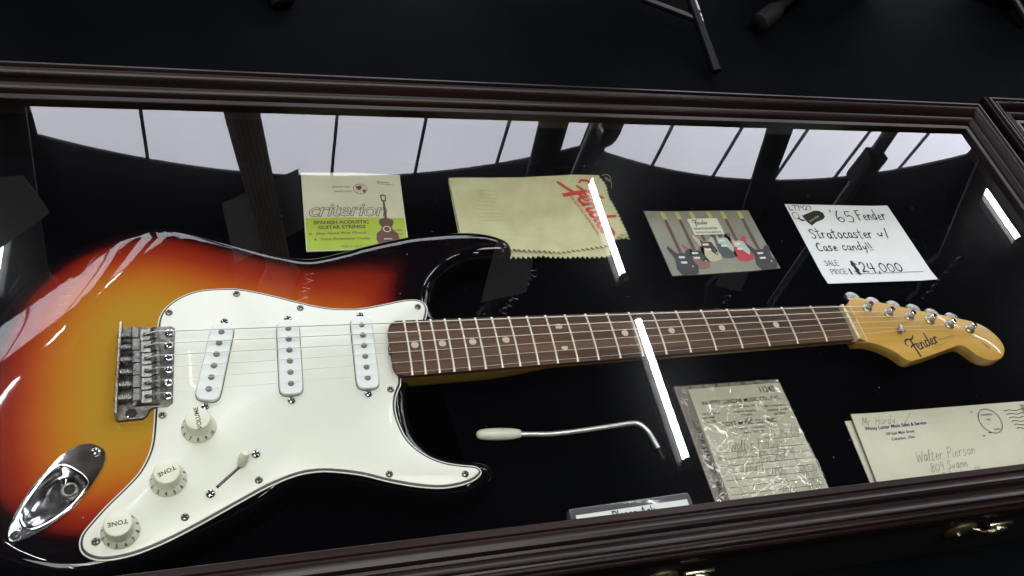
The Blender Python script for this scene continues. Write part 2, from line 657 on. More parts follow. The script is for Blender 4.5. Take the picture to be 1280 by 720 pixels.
GLYPH = {
    "'": (.1, [[(.1, 1.05), (.06, .85)]]), ',': (.15, [[(.1, .08), (.1, -.02), (.02, -.2)]]), '!': (.15, [[(.02, 1.05), (.1, .3)], [(.13, .08), (.15, .02)]]),
    '/': (.3, [[(.3, 1.0), (.1, -.1)]]), '.': (.1, [[(.04, .03), (.07, .0)]]), '&': (.5, [[(.45, 0), (.1, .6), (.2, .9), (.32, .7), (.05, .25), (.2, 0), (.45, .35)]]),
    '0': (.52, [[(.28, .82), (.06, .6), (.08, .15), (.3, .02), (.5, .25), (.48, .65), (.28, .82)]]),
    '1': (.2, [[(.02, .75), (.14, .95), (.14, 0)]]),
    '2': (.5, [[(.05, .75), (.2, .95), (.42, .8), (.35, .45), (.05, .05), (.25, .1), (.5, .02)]]),
    '3': (.45, [[(.05, .85), (.25, .95), (.38, .75), (.16, .52), (.4, .3), (.25, .03), (.03, .1)]]),
    '4': (.5, [[(.12, .95), (.05, .45), (.5, .42)], [(.42, .95), (.38, -.05)]]),
    '5': (.5, [[(.48, .95), (.14, .92), (.12, .55), (.35, .6), (.48, .35), (.33, .05), (.04, .08)]]),
    '6': (.5, [[(.3, 1.0), (.1, .6), (.06, .25), (.22, 0), (.45, .12), (.42, .36), (.22, .4), (.1, .22)]]),
    '7': (.42, [[(.02, .9), (.42, .92), (.3, .45), (.26, 0)]]),
    '8': (.45, [[(.4, .8), (.2, .95), (.06, .75), (.4, .3), (.25, .02), (.05, .2), (.4, .72)]]),
    '9': (.42, [[(.4, .8), (.2, .95), (.05, .7), (.22, .5), (.4, .75), (.42, .35), (.4, 0)]]),
    '$': (.5, [[(.48, .8), (.25, .95), (.06, .75), (.42, .35), (.25, .05), (.02, .15)], [(.2, 1.15), (.26, -.2)], [(.3, 1.15), (.36, -.2)], [(.12, 1.1), (.2, -.15)], [(.1, .9), (.4, .05)]]),
    'A': (.5, [[(.02, 0), (.22, .95), (.45, 0)], [(.08, .35), (.38, .38)]]),
    'C': (.48, [[(.45, .82), (.28, .95), (.05, .55), (.15, .08), (.45, .1)]]),
    'E': (.42, [[(.4, .95), (.06, .93), (.05, .02), (.42, .04)], [(.06, .5), (.34, .52)]]),
    'F': (.46, [[(.06, .95), (.04, 0)], [(.0, .95), (.46, 1.0)], [(.05, .52), (.36, .55)]]),
    'H': (.5, [[(.06, .95), (.03, 0)], [(.46, 1.0), (.44, 0)], [(.05, .48), (.46, .52)]]),
    'I': (.1, [[(.05, .95), (.05, 0)]]),
    'L': (.42, [[(.06, .95), (.05, .04), (.42, .04)]]),
    'M': (.6, [[(.02, 0), (.08, .95), (.3, .3), (.52, .95), (.58, 0)]]),
    'O': (.55, [[(.28, .95), (.05, .6), (.1, .1), (.35, .02), (.52, .4), (.42, .85), (.25, .95)]]),
    'P': (.45, [[(.06, .95), (.05, 0)], [(.02, .9), (.3, .98), (.44, .75), (.3, .5), (.06, .46)]]),
    'R': (.48, [[(.06, .95), (.05, 0)], [(.02, .9), (.3, .98), (.42, .75), (.28, .52), (.06, .48), (.46, .02)]]),
    'S': (.46, [[(.45, .85), (.25, .97), (.06, .78), (.38, .4), (.3, .05), (.0, .1)]]),
    'W': (.7, [[(.02, .95), (.14, .02), (.34, .7), (.5, .02), (.7, 1.0)]]),
    'a': (.42, [[(.36, .5), (.16, .55), (.05, .25), (.18, .02), (.34, .25), (.37, .52), (.36, .1), (.44, .03)]]),
    'b': (.4, [[(.08, 1.0), (.06, .05), (.08, .35), (.28, .5), (.36, .2), (.2, .0), (.06, .1)]]),
    'c': (.36, [[(.34, .48), (.2, .55), (.05, .3), (.14, .03), (.36, .1)]]),
    'd': (.44, [[(.34, .48), (.16, .52), (.05, .25), (.18, .02), (.36, .25)], [(.42, 1.05), (.38, .03)]]),
    'e': (.4, [[(.06, .28), (.34, .36), (.24, .56), (.08, .35), (.12, .05), (.38, .1)]]),
    'h': (.4, [[(.06, 1.0), (.04, 0)], [(.05, .3), (.22, .52), (.34, .35), (.36, .02)]]),
    'i': (.16, [[(.06, .5), (.06, .06), (.16, .06)], [(.07, .75), (.09, .72)]]),
    'k': (.36, [[(.06, 1.0), (.04, 0)], [(.32, .52), (.08, .25), (.36, .02)]]),
    'l': (.16, [[(.04, .1), (.14, .9), (.06, .95), (.06, .1), (.16, .05)]]),
    'm': (.6, [[(.05, .5), (.04, 0)], [(.05, .3), (.2, .52), (.27, .3), (.27, 0)], [(.28, .3), (.45, .52), (.52, .3), (.54, .02)]]),
    'n': (.4, [[(.05, .52), (.04, 0)], [(.05, .3), (.22, .53), (.34, .35), (.36, .02)]]),
    'o': (.42, [[(.2, .54), (.05, .3), (.16, .03), (.36, .15), (.34, .45), (.18, .54)]]),
    'r': (.34, [[(.05, .52), (.04, 0)], [(.05, .28), (.18, .5), (.34, .48)]]),
    's': (.34, [[(.32, .48), (.16, .55), (.08, .4), (.28, .2), (.18, .02), (.0, .06)]]),
    't': (.38, [[(.2, .95), (.16, .02), (.28, .06)], [(.0, .62), (.38, .68)]]),
    'u': (.42, [[(.05, .5), (.06, .1), (.2, .02), (.34, .2), (.36, .52), (.38, .04)]]),
    'w': (.42, [[(.02, .45), (.08, .15), (.2, .22), (.26, .12), (.38, .5)]]),
    'y': (.4, [[(.05, .52), (.12, .18), (.32, .28)], [(.38, .54), (.26, -.1), (.1, -.38)]]),
}

SCRIPT_LOGO = [  # flowing guitar-maker script, letters linked: capital with a swash, then five small letters
    ([(.10, .72), (.0, .9), (.12, 1.18), (.42, 1.3), (.72, 1.2), (1.02, 1.22), (1.3, 1.42)], (.06, .12, .16, .14, .1)),
    ([(.78, 1.2), (.66, .7), (.58, .2), (.5, -.42)], (.14, .17, .17, .15)),
    ([(.22, .5), (.5, .66), (.8, .66), (1.0, .78)], (.07, .13, .12, .06)),
    ([(.92, .36), (1.18, .46), (1.16, .66), (.98, .6), (.92, .3), (1.06, .12), (1.3, .22), (1.4, .55)], (.08, .09, .09, .12, .13, .1, .08)),
    ([(1.4, .66), (1.38, .12)], (.12, .13)), ([(1.4, .4), (1.6, .66), (1.7, .5), (1.68, .18), (1.84, .16), (1.96, .4)], (.08, .11, .12, .11, .07)),
    ([(2.32, .6), (2.1, .66), (1.96, .4), (2.04, .14), (2.22, .2), (2.36, .5)], (.09, .12, .13, .11, .09)),
    ([(2.52, 1.3), (2.4, .6), (2.42, .16), (2.56, .2)], (.11, .13, .12, .07)),
    ([(2.6, .36), (2.86, .46), (2.84, .66), (2.68, .6), (2.62, .3), (2.76, .12), (2.98, .22), (3.08, .5)], (.08, .09, .09, .12, .13, .1, .08)),
    ([(3.1, .66), (3.08, .12)], (.12, .13)), ([(3.1, .4), (3.26, .66), (3.42, .58)], (.08, .12, .13)),
]


def script_logo(pr, x, y, h, rot=0.0, k=1.0):
    c, s = math.cos(math.radians(rot)), math.sin(math.radians(rot))
    for pts, w in SCRIPT_LOGO:
        pr.stroke([(x + (c * a - s * b) * h, y + (s * a + c * b) * h) for a, b in pts], [q * h * k for q in w])


# ------------------------------------------------------------------ the hall that the lid glass reflects
TABLE_Z = -82.0
mb = MB()
nx, ny = 90, 60
for j in range(ny + 1):
    for i in range(nx + 1):
        x = -3600 + 8200 * i / nx
        y = -2200 + 3600 * j / ny
        fold = 0.0
        if y > 420:
            fold = 4.5 * math.sin(x * .011 + y * .004) + 3.4 * math.sin(x * .031 - y * .009) + 2.6 * math.exp(-((y - 640 - .12 * x + 14 * math.sin(x * .01)) / 14) ** 2)
        mb.v.append((x, y, TABLE_Z - 3 + fold * min(1, (y - 420) / 200) if y > 420 else TABLE_Z - 3))
for j in range(ny):
    for i in range(nx):
        a = j * (nx + 1) + i
        mb.face((a, a + 1, a + nx + 2, a + nx + 1))
o = mb.build('table_cloth', M['cloth_black'])
tag(o, None, None, kind='structure')

mb = MB()
mb.box(-9000, 16000, -7000, 9000, -1012, -1000)
tag(mb.build('floor', M['hall_dark']), None, None, kind='structure')
mb = MB()
mb.box(-9000, 16000, -7000, 9000, 6200, 6260)
tag(mb.build('ceiling', M['hall_dark']), None, None, kind='structure')

WIN_Y = 5200.0
WIN_SILL = 2300.0
windows = [(-6930, -2290, 'arched window of white panes, left of the long arched one'),
           (-2115, 2640, 'arched window of white panes reflected in the glass above the sunburst body'),
           (2735, 7470, 'arched window of white panes reflected in the glass above the headstock'),
           (7640, 12300, 'arched window of white panes at the far right end of the hall')]
SPRING, CROWN = 4960.0, 5425.0


def arch_z(x, x0, x1, k=0.0):
    c = (x0 + x1) / 2
    h = (x1 - x0) / 2
    rise = CROWN - SPRING
    R = (h * h + rise * rise) / (2 * rise)
    return CROWN - R + math.sqrt(max(R * R - (x - c) ** 2, 0)) + k


# wall pieces around the arches: one wall sheet with depth
mb = MB()
edge = []
xs = [-9000]
for x0, x1, _ in windows:
    pts = [x0 + (x1 - x0) * i / 24 for i in range(25)]
    for i in range(24):
        a, b = pts[i], pts[i + 1]
        za, zb = arch_z(a, x0, x1), arch_z(b, x0, x1)
        mb.add([(a, WIN_Y, za), (b, WIN_Y, zb), (b, WIN_Y, 6200), (a, WIN_Y, 6200), (a, WIN_Y + 40, za), (b, WIN_Y + 40, zb)],
               [(0, 1, 2, 3), (0, 4, 5, 1)])
    mb.box(xs[-1], x0, WIN_Y, WIN_Y + 250, -1000, 6200)
    mb.box(x0, x1, WIN_Y, WIN_Y + 250, -1000, WIN_SILL)
    xs.append(x1)
mb.box(xs[-1], 16000, WIN_Y, WIN_Y + 250, -1000, 6200)
tag(mb.build('wall', M['hall_dark']), None, None, kind='structure')

for x0, x1, lab in windows:
    w = thing('arched_window', lab, 'window', ((x0 + x1) / 2, WIN_Y + 60, WIN_SILL), 'arched windows of the hall')
    n = 6
    step = 788.0
    c = (x0 + x1) / 2
    bars = [x0] + [c - step * 2 + step * i for i in range(5)] + [x1]
    for i in range(6):
        a, b = bars[i], bars[i + 1]
        q = MB()
        k = 8
        top = [(a + (b - a) * t / k, arch_z(a + (b - a) * t / k, x0, x1)) for t in range(k + 1)]
        q.v = [(x, WIN_Y + 30, z) for x, z in top] + [(x, WIN_Y + 30, WIN_SILL) for x, z in top]
        for t in range(k):
            q.face((t, t + 1, k + 2 + t, k + 1 + t))
        q.build('pane', M['pane'], w)
        if i:
            q = MB()
            q.box(a - 13, a + 13, WIN_Y + 4, WIN_Y + 28, WIN_SILL, arch_z(a, x0, x1) - 5)
            q.build('mullion', M['mullion'], w)
    q = MB()
    k = 30
    outer = [(x0 + (x1 - x0) * t / k, arch_z(x0 + (x1 - x0) * t / k, x0, x1)) for t in range(k + 1)]
    q.loops([[(x, WIN_Y + 3, z - 1) for x, z in outer], [(x, WIN_Y + 3, z - 24) for x, z in outer], [(x, WIN_Y + 28, z - 24) for x, z in outer]], False)
    q.build('frame', M['mullion'], w)


def tube_lamp(x, y0, y1, label):
    t = thing('fluorescent_lamp', label, 'lamp', (x, (y0 + y1) / 2, 4200), 'rows of fluorescent tubes')
    q = MB()
    q.tube([(x, y0 + 18, 4200), (x, y1 - 18, 4200)], 24, 12)
    q.build('tube', M['tube'], t)
    q = MB()
    q.box(x - 55, x + 55, y0 - 20, y1 + 20, 4240, 4300, 6)
    for yy in (y0, y1):
        q.box(x - 22, x + 22, yy - 12, yy + 12, 4170, 4245, 3)
    q.build('housing', M['fixture'], t)


for x, spans in ((2190, ((3085, 4205, 'tube lamp reflected as a white bar across the red script on the cloth'), (1560, 2700, 'tube lamp reflected as the long white bar crossing the neck'), (30, 1180, 'lit tube lamp third along the row over the headstock'), (-3050, -1900, 'lit tube lamp behind the photographer over the right side'))),
                 (-2035, ((3120, 4275, 'tube lamp reflected as a short white bar in the upper left glass'), (1590, 2745, 'tube lamp second along the row left of the guitar'), (60, 1210, 'lit tube lamp third along the row left of the guitar'), (-3050, -1900, 'lit tube lamp behind the photographer over the left side'))),
                 (6300, ((3370, 4130, 'tube lamp reflected beside the right end of the lid'), (1850, 2990, 'tube lamp second along the far right row')))):
    for y0, y1, lab in spans:
        tube_lamp(x, y0, y1, lab)

# ------------------------------------------------------------------ display case
BX0, BX1, BY0, BY1 = -860.0, 296.0, -178.0, 262.0     # inner edge of the lid frame
PROF = [(0, 8), (0, 25.2), (0.8, 26), (5.5, 26.2), (6.3, 25.4), (6.6, 24), (8.2, 24), (8.6, 25.2), (9.6, 27.6), (11.6, 29.6), (14.2, 30.4), (17.0, 29.8),
        (18.6, 28.2), (19.2, 26.4), (21.4, 26.2), (22.2, 27.6), (23.4, 30.4), (25.6, 33.6), (28.4, 35.4), (30.6, 35.6), (31.6, 35.0), (31.9, 33.6), (33.4, 33.4), (33.8, 34.6),
        (35.2, 36.2), (37.0, 36.2), (38.2, 34.8), (38.4, 33.2), (39.6, 32.8), (40.2, 33.4), (41.4, 32.6), (42, 31), (42, 21), (41, 19.5), (41, 16)]


def make_case(name, label):
    t = thing(name, label, 'display case', ((BX0 + BX1) / 2, (BY0 + BY1) / 2, TABLE_Z))
    c = [(BX0, BY0), (BX1, BY0), (BX1, BY1), (BX0, BY1)]
    sg = [(-1, -1), (1, -1), (1, 1), (-1, 1)]
    for k in range(4):
        a, b = k, (k + 1) % 4
        q = MB()
        n = 30
        rows = []
        for i in range(n + 1):
            f = i / n
            rows.append([(c[a][0] + sg[a][0] * u + (c[b][0] + sg[b][0] * u - c[a][0] - sg[a][0] * u) * f,
                          c[a][1] + sg[a][1] * u + (c[b][1] + sg[b][1] * u - c[a][1] - sg[a][1] * u) * f, z) for u, z in PROF])
        q.loops(rows, False)
        q.build('frame_rail', M['frame_x'] if k % 2 == 0 else M['frame_y'], t, 28)
    x0, x1, y0, y1 = BX0 - 40, BX1 + 40, BY0 - 40, BY1 + 40
    for k, (a, b, cc, d) in enumerate(((x0, x1, y0, y0 + 14), (x0, x1, y1 - 14, y1), (x0, x0 + 14, y0 + 14.2, y1 - 14.2), (x1 - 14, x1, y0 + 14.2, y1 - 14.2))):
        q = MB()
        q.box(a, b, cc, d, TABLE_Z, 18)
        q.build('side_panel', M['case_side'] if k < 2 else M['case_side'], t)
    q = MB()
    q.box(x0 + 14.3, x1 - 14.3, y0 + 14.3, y1 - 14.3, TABLE_Z + 1, -56)
    q.build('velvet_floor', M['velvet'], t)
    q = MB()
    ix0, ix1, iy0, iy1 = BX0 - 6, BX1 + 6, BY0 - 6, BY1 + 6
    for a, b, cc, d in ((ix0, ix1, iy0 - 3, iy0), (ix0, ix1, iy1, iy1 + 3), (ix0 - 3, ix0, iy0, iy1), (ix1, ix1 + 3, iy0, iy1)):
        q.box(a, b, cc, d, -55.8, 16)
    q.build('velvet_lining', M['velvet'], t)
    q = MB()
    a, b, cc, d = BX0 + .2, BX1 - .2, BY0 + .2, BY1 - .2
    q.v = [(a, cc, 21), (b, cc, 21), (b, d, 21), (a, d, 21), (a, cc, 17), (b, cc, 17), (b, d, 17), (a, d, 17)]
    q.face((0, 1, 2, 3))
    q.cur = 1
    for f in ((7, 6, 5, 4), (0, 4, 5, 1), (1, 5, 6, 2), (2, 6, 7, 3), (3, 7, 4, 0)):
        q.face(f)
    q.build('glass_pane', [M['glass'], M['glass_clear']], t)
    for lx, lz in ((26.0, 0), (-268.0, -9)):
        q = MB()
        q.lathe((lx - 12, y0 + 0.3, -10 + lz), [(0.1, 0), (15, 0), (15, -2.2), (13.5, -3.4), (6, -4.0), (0.1, -4.2)], 24, 'y')
        la = q.build('latch', M['olive_brass'], t)
        q = MB()
        q.box(lx - 2, lx + 24, y0 - 8, y0 - 5, 11 + lz, 15 + lz, 1)
        q.box(lx + 8, lx + 20, y0 - 11, y0 - 6, -2 + lz, 10.5 + lz, 1.4)
        q.build('lever', M['brass'], la)
        q = MB()
        q.tube([(lx - 10, y0 - 4, 2 + lz), (lx - 2, y0 - 8, 3 + lz), (lx + 6, y0 - 8, 1 + lz), (lx + 10, y0 - 6, -3 + lz)], 1.6, 8)
        q.tube([(lx - 16, y0 - 3.5, -10 + lz), (lx - 16, y0 - 6, -10 + lz)], 2.4, 10)
        q.build('hook', M['brass'], la)
    return t


case = make_case('display_case', 'dark mahogany display case with glass lid holding the sunburst guitar')
case2 = copy_tree(case, (1256, 14, 0))
case2['label'] = 'second dark display case whose frame corner shows at the right edge'

# ------------------------------------------------------------------ the guitar
G = thing('electric_guitar', 'sunburst electric guitar with white pickguard lying in the glass case', 'guitar', (-400, 0, -55.5))
ZT, ZB = -10.0, -55.0
body_pts = [(-417, 26), (-421, 36), (-423.5, 47), (-422.5, 58), (-417, 72), (-405, 86), (-389, 97.2), (-372, 102.6), (-356, 104), (-343, 104.5), (-335.5, 108), (-333, 115.5),
            (-336, 124), (-347, 131), (-364, 135.8), (-388, 137), (-414, 135), (-440, 131.6), (-480, 121.5), (-499, 115.5), (-529, 108.5), (-552, 113), (-576, 121),
            (-602, 131), (-620, 138), (-648, 147), (-674, 149.5), (-704, 146), (-734, 134), (-760, 111), (-778, 82), (-789.5, 47), (-795, 10), (-796, -25), (-793, -60),
            (-785, -95), (-770, -126), (-748, -148), (-717, -161.5), (-690, -164), (-660, -158), (-630, -147.5), (-601, -134.7), (-579, -124.2), (-553.5, -110), (-531.5, -110.8), (-504, -118.3),
            (-478.5, -127), (-454.5, -133.8), (-440, -135.3), (-424, -135), (-411, -129.8), (-401, -123.5), (-397.8, -117), (-400.5, -110.5), (-409, -106), (-429, -101.5), (-445.5, -94), (-456.5, -79.5),
            (-459.5, -66), (-460, -52), (-458.5, -40), (-457, -31), (-437, -3)]
outline = ccw(spline(body_pts, 3.2))
OA = np.array(outline)


def edge_dist(x, y):
    P = np.array((x, y))
    A = OA
    B = np.roll(OA, -1, 0)
    ab = B - A
    t = np.clip(((P - A) * ab).sum(1) / (ab * ab).sum(1), 0, 1)
    d = np.linalg.norm(P - (A + ab * t[:, None]), axis=1)
    mid = (A + B) / 2
    keep = ~((mid[:, 0] > -461) & (mid[:, 0] < -410) & (mid[:, 1] > -38) & (mid[:, 1] < 34))
    return d[keep].min()


def bevel(x, y):
    """forearm contour on the bass side of the lower bout"""
    d = (-0.75 * (x + 800) + 0.66 * (y + 6)) + 10
    d = 9 * math.log1p(math.exp(min(d / 9, 60)))
    return -0.34 * d


# jack recess
cup = spline([(-720.0, -83.1), (-715.0, -82.3), (-707.0, -87.2), (-700.4, -94.8), (-700.4, -100.5), (-707.3, -111.5), (-718.0, -121.0), (-728.8, -126.5), (-735.1, -125.7), (-738.9, -119.7),
              (-738.2, -111.5), (-733.2, -101.1), (-726.5, -89.8)], 1.6)
cup = ccw(cup)
q = MB()
RT = 12.0
rings = []
for k in range(4):
    a = math.pi / 2 * k / 3
    rings.append([(x, y, ZB + RT * .8 * (1 - math.sin(a)) if False else ZB + 9 * (1 - math.cos(math.pi / 2 * k / 3))) for x, y in inset(outline, 9 * (1 - math.sin(math.pi / 2 * k / 3)))])
for k in range(9):
    a = math.pi / 2 * k / 8
    rings.append([(x, y, ZT - RT * (1 - math.sin(a)) + bevel(x, y)) for x, y in inset(outline, RT * (1 - math.cos(a)))])
q.loops(rings, True, True, False)
inner = [(x, y) for x, y, z in rings[-1]]
nI = len(inner)
hole = inset(cup, -1.2)
pts = inner + hole
edges = [(i, (i + 1) % nI) for i in range(nI)] + [(nI + i, nI + (i + 1) % len(hole)) for i in range(len(hole))]
for gx in np.arange(-800, -330, 7.0):
    for gy in np.arange(-170, 160, 7.0):
        if edge_dist(gx, gy) > RT + 3:
            crossing = sum(((inner[i][1] > gy) != (inner[i - 1][1] > gy)) and gx < (inner[i - 1][0] - inner[i][0]) * (gy - inner[i][1]) / (inner[i - 1][1] - inner[i][1]) + inner[i][0] for i in range(nI))
            if crossing % 2:
                pts.append((gx, gy))
vv, ee, ff, _, _, _ = delaunay_2d_cdt([Vector(p) for p in pts], edges, [], 1, 1e-4)
HP = np.array(hole)


def inside(poly, x, y):
    n = len(poly)
    c = 0
    for i in range(n):
        if (poly[i][1] > y) != (poly[i - 1][1] > y) and x < (poly[i - 1][0] - poly[i][0]) * (y - poly[i][1]) / (poly[i - 1][1] - poly[i][1]) + poly[i][0]:
            c += 1
    return c % 2 == 1


o0 = len(q.v)
q.v += [(p.x, p.y, ZT + bevel(p.x, p.y)) for p in vv]
for f in ff:
    cx = sum(vv[i].x for i in f) / len(f)
    cy = sum(vv[i].y for i in f) / len(f)
    if inside(hole, cx, cy) or not inside(outline, cx, cy):
        continue
    q.face([o0 + i for i in f])
body = q.build('body', M['burst'], G, 50)
me = body.data
att = me.attributes.new('edge', 'FLOAT', 'POINT')
vals = []
for x, y, z in q.v:
    d = edge_dist(x, y)
    s_ = min(max((x + 555) / 165, 0), 1)
    d = d * (1 - 0.85 * s_ * s_ * (3 - 2 * s_))
    if z < ZT - RT + bevel(x, y) - .5:
        d = 0
    # the near (treble) side carries a wider black band
    tb = min(max((-95 - y) / 40, 0), 1)
    # the rim band is broader round the lower bout's end
    lb = min(max((-640 - x) / 90, 0), 1)
    eb = min(max((-735 - x) / 45, 0), 1)
    d = max(d - 9 * tb - 5.5 - 5 * lb - 5 * eb, 0)
    vals.append(d / 100.0)
att.data.foreach_set('value', vals)
# weld the seam between rim and face so the lacquer reads as one skin
import bmesh
bm = bmesh.new()
bm.from_mesh(me)
bmesh.ops.remove_doubles(bm, verts=bm.verts, dist=0.00002)
bm.normal_update()
bmesh.ops.recalc_face_normals(bm, faces=bm.faces)
bm.to_mesh(me)
bm.free()
me.set_sharp_from_angle(angle=math.radians(60))

# pickguard: white / black / white sheet with a bevelled edge
pg = [(-655.3, 36.6), (-654.0, 44.5), (-649.6, 53.5), (-639.2, 62.9), (-624.3, 69.2), (-604.9, 70.6), (-589.7, 69.2), (-567.5, 62.7), (-545.5, 54.6), (-527.7, 48.6), (-511.8, 45.4),
      (-491.1, 44.6), (-469.1, 48.2), (-451.7, 51.6), (-440.5, 51.9), (-434.6, 49.4), (-431.6, 43.5), (-432.8, 36.5), (-436.6, 27.0)]
pg2 = [(-465.6, -33.5), (-470.9, -44.1), (-473.2, -56.3), (-471.5, -71.1), (-465.9, -86.3), (-454.7, -99.0), (-440.8, -107.3), (-425.8, -111.7), (-415.6, -113.8), (-411.6, -117.6), (-413.1, -120.9),
       (-419.5, -124.7), (-430.9, -127.4), (-446.1, -127.9), (-464.8, -124.5), (-485.2, -118.3), (-505.0, -110.8), (-525.1, -105.9), (-539.5, -104.3), (-555.3, -105.9), (-575.2, -112.5),
       (-594.9, -121.9), (-613.4, -131.1), (-631.6, -139.9), (-649.1, -147.3), (-666.1, -152.5), (-679.6, -154.2), (-689.6, -153.2), (-697.4, -148.8), (-700.6, -142.8), (-699.9, -135.3),
       (-694.7, -127.3), (-685.2, -115.5), (-673.3, -102.7), (-664.8, -92.1), (-658.9, -78.7), (-656.5, -65.8), (-655.6, -43.4)]
pgo = spline(pg, 2.2, False) + [(-462, 8), (-463, -12)] + spline(pg2, 2.2, False)
pgo = ccw(pgo)
base_ply = inset(pgo, -1.0)
q = MB()
q.slab(base_ply, ZT + 0.9, ZT + 0.05, 0.25, 0, 2)
pg_obj = q.build('pickguard', M['pg_white'], G)
q = MB()
q.slab(inset(pgo, 0.0), ZT + 1.7, ZT + 0.85, 0.3, 0, 2)
q.build('black_ply', M['pg_black'], pg_obj)
q = MB()
q.slab(inset(pgo, 1.5), ZT + 2.5, ZT + 1.65, 0.5, 0, 2)
q.build('white_ply', M['pg_white'], pg_obj)
ZP = ZT + 2.5


def screw(x, y, z, r, parent=G, name='screw', mt='nickel', ang=None):
    q = MB()
    q.lathe((x, y, z), [(r, -0.6), (r, 0.1), (r * .92, r * .22), (r * .62, r * .42), (r * .2, r * .48), (0.02, r * .48)], 16)
    s = q.build(name, M[mt], parent)
    if parent is G:
        a = random.uniform(0, 1.5) if ang is None else ang
        q = MB()
        zz = z + r * .5
        for k in range(2):
            c, sn = math.cos(a + k * math.pi / 2), math.sin(a + k * math.pi / 2)
            l, w = r * .66, r * .24
            q.add([(x + c * i * l - sn * j * w, y + sn * i * l + c * j * w, zz + .02 + k * .03) for i, j in ((-1, -1), (1, -1), (1, 1), (-1, 1))], [(0, 1, 2, 3)])
        q.build('cross_slot', M['dark'], s)
    return s


for x, y in [(-594.0, 64.2), (-647.6, 47.5), (-542.0, 47.2), (-439.6, 43.6), (-472.2, -36.9) and (-474.5, -38.5), (-484.7, -113.1), (-424.7, -119.5), (-650.4, -47.4), (-582.2, -107.7), (-633.7, -130.6), (-690.9, -141.3)]:
    screw(x, y, ZP, 3.0)
for x, y in ((-583.5, -86.5), (-616.4, -114.9)):
    screw(x, y, ZP + .3, 3.6, mt='chrome')


def pickup(p0, p1, scr):
    """white cover with six magnets; p0 bass end magnet, p1 treble end magnet"""
    a = np.array(p0)
    b = np.array(p1)
    d = (b - a) / np.linalg.norm(b - a)
    n = np.array((d[1], -d[0]))
    ctr = (a + b) / 2
    half, wd = np.linalg.norm(b - a) / 2 + 9.5, 9.2
    poly = []
    for sgn in (1, -1):
        for k in range(11):
            t = math.pi * k / 10
            e = 0.62
            cu = math.copysign(abs(math.cos(t)) ** e, math.cos(t))
            sv = abs(math.sin(t)) ** e
            u = sgn * (half - wd + wd * sv)
            v = sgn * wd * cu
            poly.append(tuple(ctr + d * u + n * -v))
    q = MB()
    ztop = -3.6
    q.slab(poly, ztop, ZP - .3, 1.0, 0, 4)
    pk = q.build('pickup', M['pu_white'], G)
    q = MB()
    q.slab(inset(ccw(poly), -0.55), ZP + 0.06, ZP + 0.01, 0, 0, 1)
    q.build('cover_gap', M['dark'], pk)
    st = [0.2, 0.9, 1.0, 0.7, 0.5, 0.3]
    for k in range(6):
        p = a + (b - a) * k / 5
        q = MB()
        q.lathe((p[0], p[1], ztop), [(2.5, -.5), (2.5, st[k] * .8), (2.2, st[k] * .8 + .25), (0.05, st[k] * .8 + .3)], 18)
        q.build('pole_piece', M['pole'], pk)
    for x, y in scr:
        screw(x, y, ZP + .2, 3.3, mt='chrome', ang=0.3)


pickup((-492.0, 24.4), (-492.6, -28.4), [(-491.8, 36.5), (-493.2, -41.5)])
pickup((-553.5, 24.0), (-554.3, -29.0), [(-553.1, 36.0), (-554.6, -42.6)])
pickup((-606.7, 23.5), (-616.8, -29.2), [(-604.4, 36.0), (-619.6, -42.6)])


def knob(x, y, txt, trot, first, a0):
    q = MB()
    z = ZP + 0.3
    q.lathe((x, y, z), [(12.6, 0), (12.8, .6), (12.7, 1.4), (10.2, 4.6), (9.9, 5.2)], 40)
    kb = q.build('control_knob', M['knob'], G)
    q = MB()
    n = 40
    rings = []
    for r, h in ((9.85, 5.0), (9.2, 14.6), (8.9, 15.2), (8.2, 15.6)):
        rings.append([(x + (r + (.16 if i % 2 else -.1) * (1 if h < 15 else .3)) * math.cos(2 * math.pi * i / n), y + (r + (.16 if i % 2 else -.1)) * math.sin(2 * math.pi * i / n), z + h) for i in range(n)])
    q.loops(rings, True, False, True)
    q.build('knob_cap', M['knob'], kb)
    pr = Print(lambda a, b: (x + a, y + b, z + 15.6), 0.06)
    v, f = text_tris(txt, 4.6, 0, 0.14, 'CENTER', 1.06)
    c, s = math.cos(math.radians(trot)), math.sin(math.radians(trot))
    pr.put([(c * a - s * (b - 1.6), s * a + c * (b - 1.6)) for a, b in v], f)
    pr.build('lettering', M['knob_ink'], kb)
    # the numbers stand round the sloping skirt, their feet towards the rim
    q = MB()
    for k in range(10):
        num = str(k + 1)
        th = math.radians(a0 + (k + 1 - first) * 29)
        v, f = text_tris(num, 3.5, 0, 0.14, 'CENTER', 1.0)
        W = []
        for a, b in v:
            rr = 10.7 + b * .72
            rr = 12.55 - (2.3 - b) * .72 if False else 12.45 - b * .76
            ang = th + a / 11.8
            W.append((x + rr * math.cos(ang), y + rr * math.sin(ang), z + 1.4 + (12.7 - rr) * 1.28 + .08))
        q.add(W, f)
    q.build('numerals', M['knob_ink'], kb, 180)


knob(-624.3, -60.5, 'VOLUME', 100, 8, 268)
knob(-645.2, -101.3, 'TONE', 205, 4, 264)
knob(-675.6, -136.2, 'TONE', 188, 5, 262)

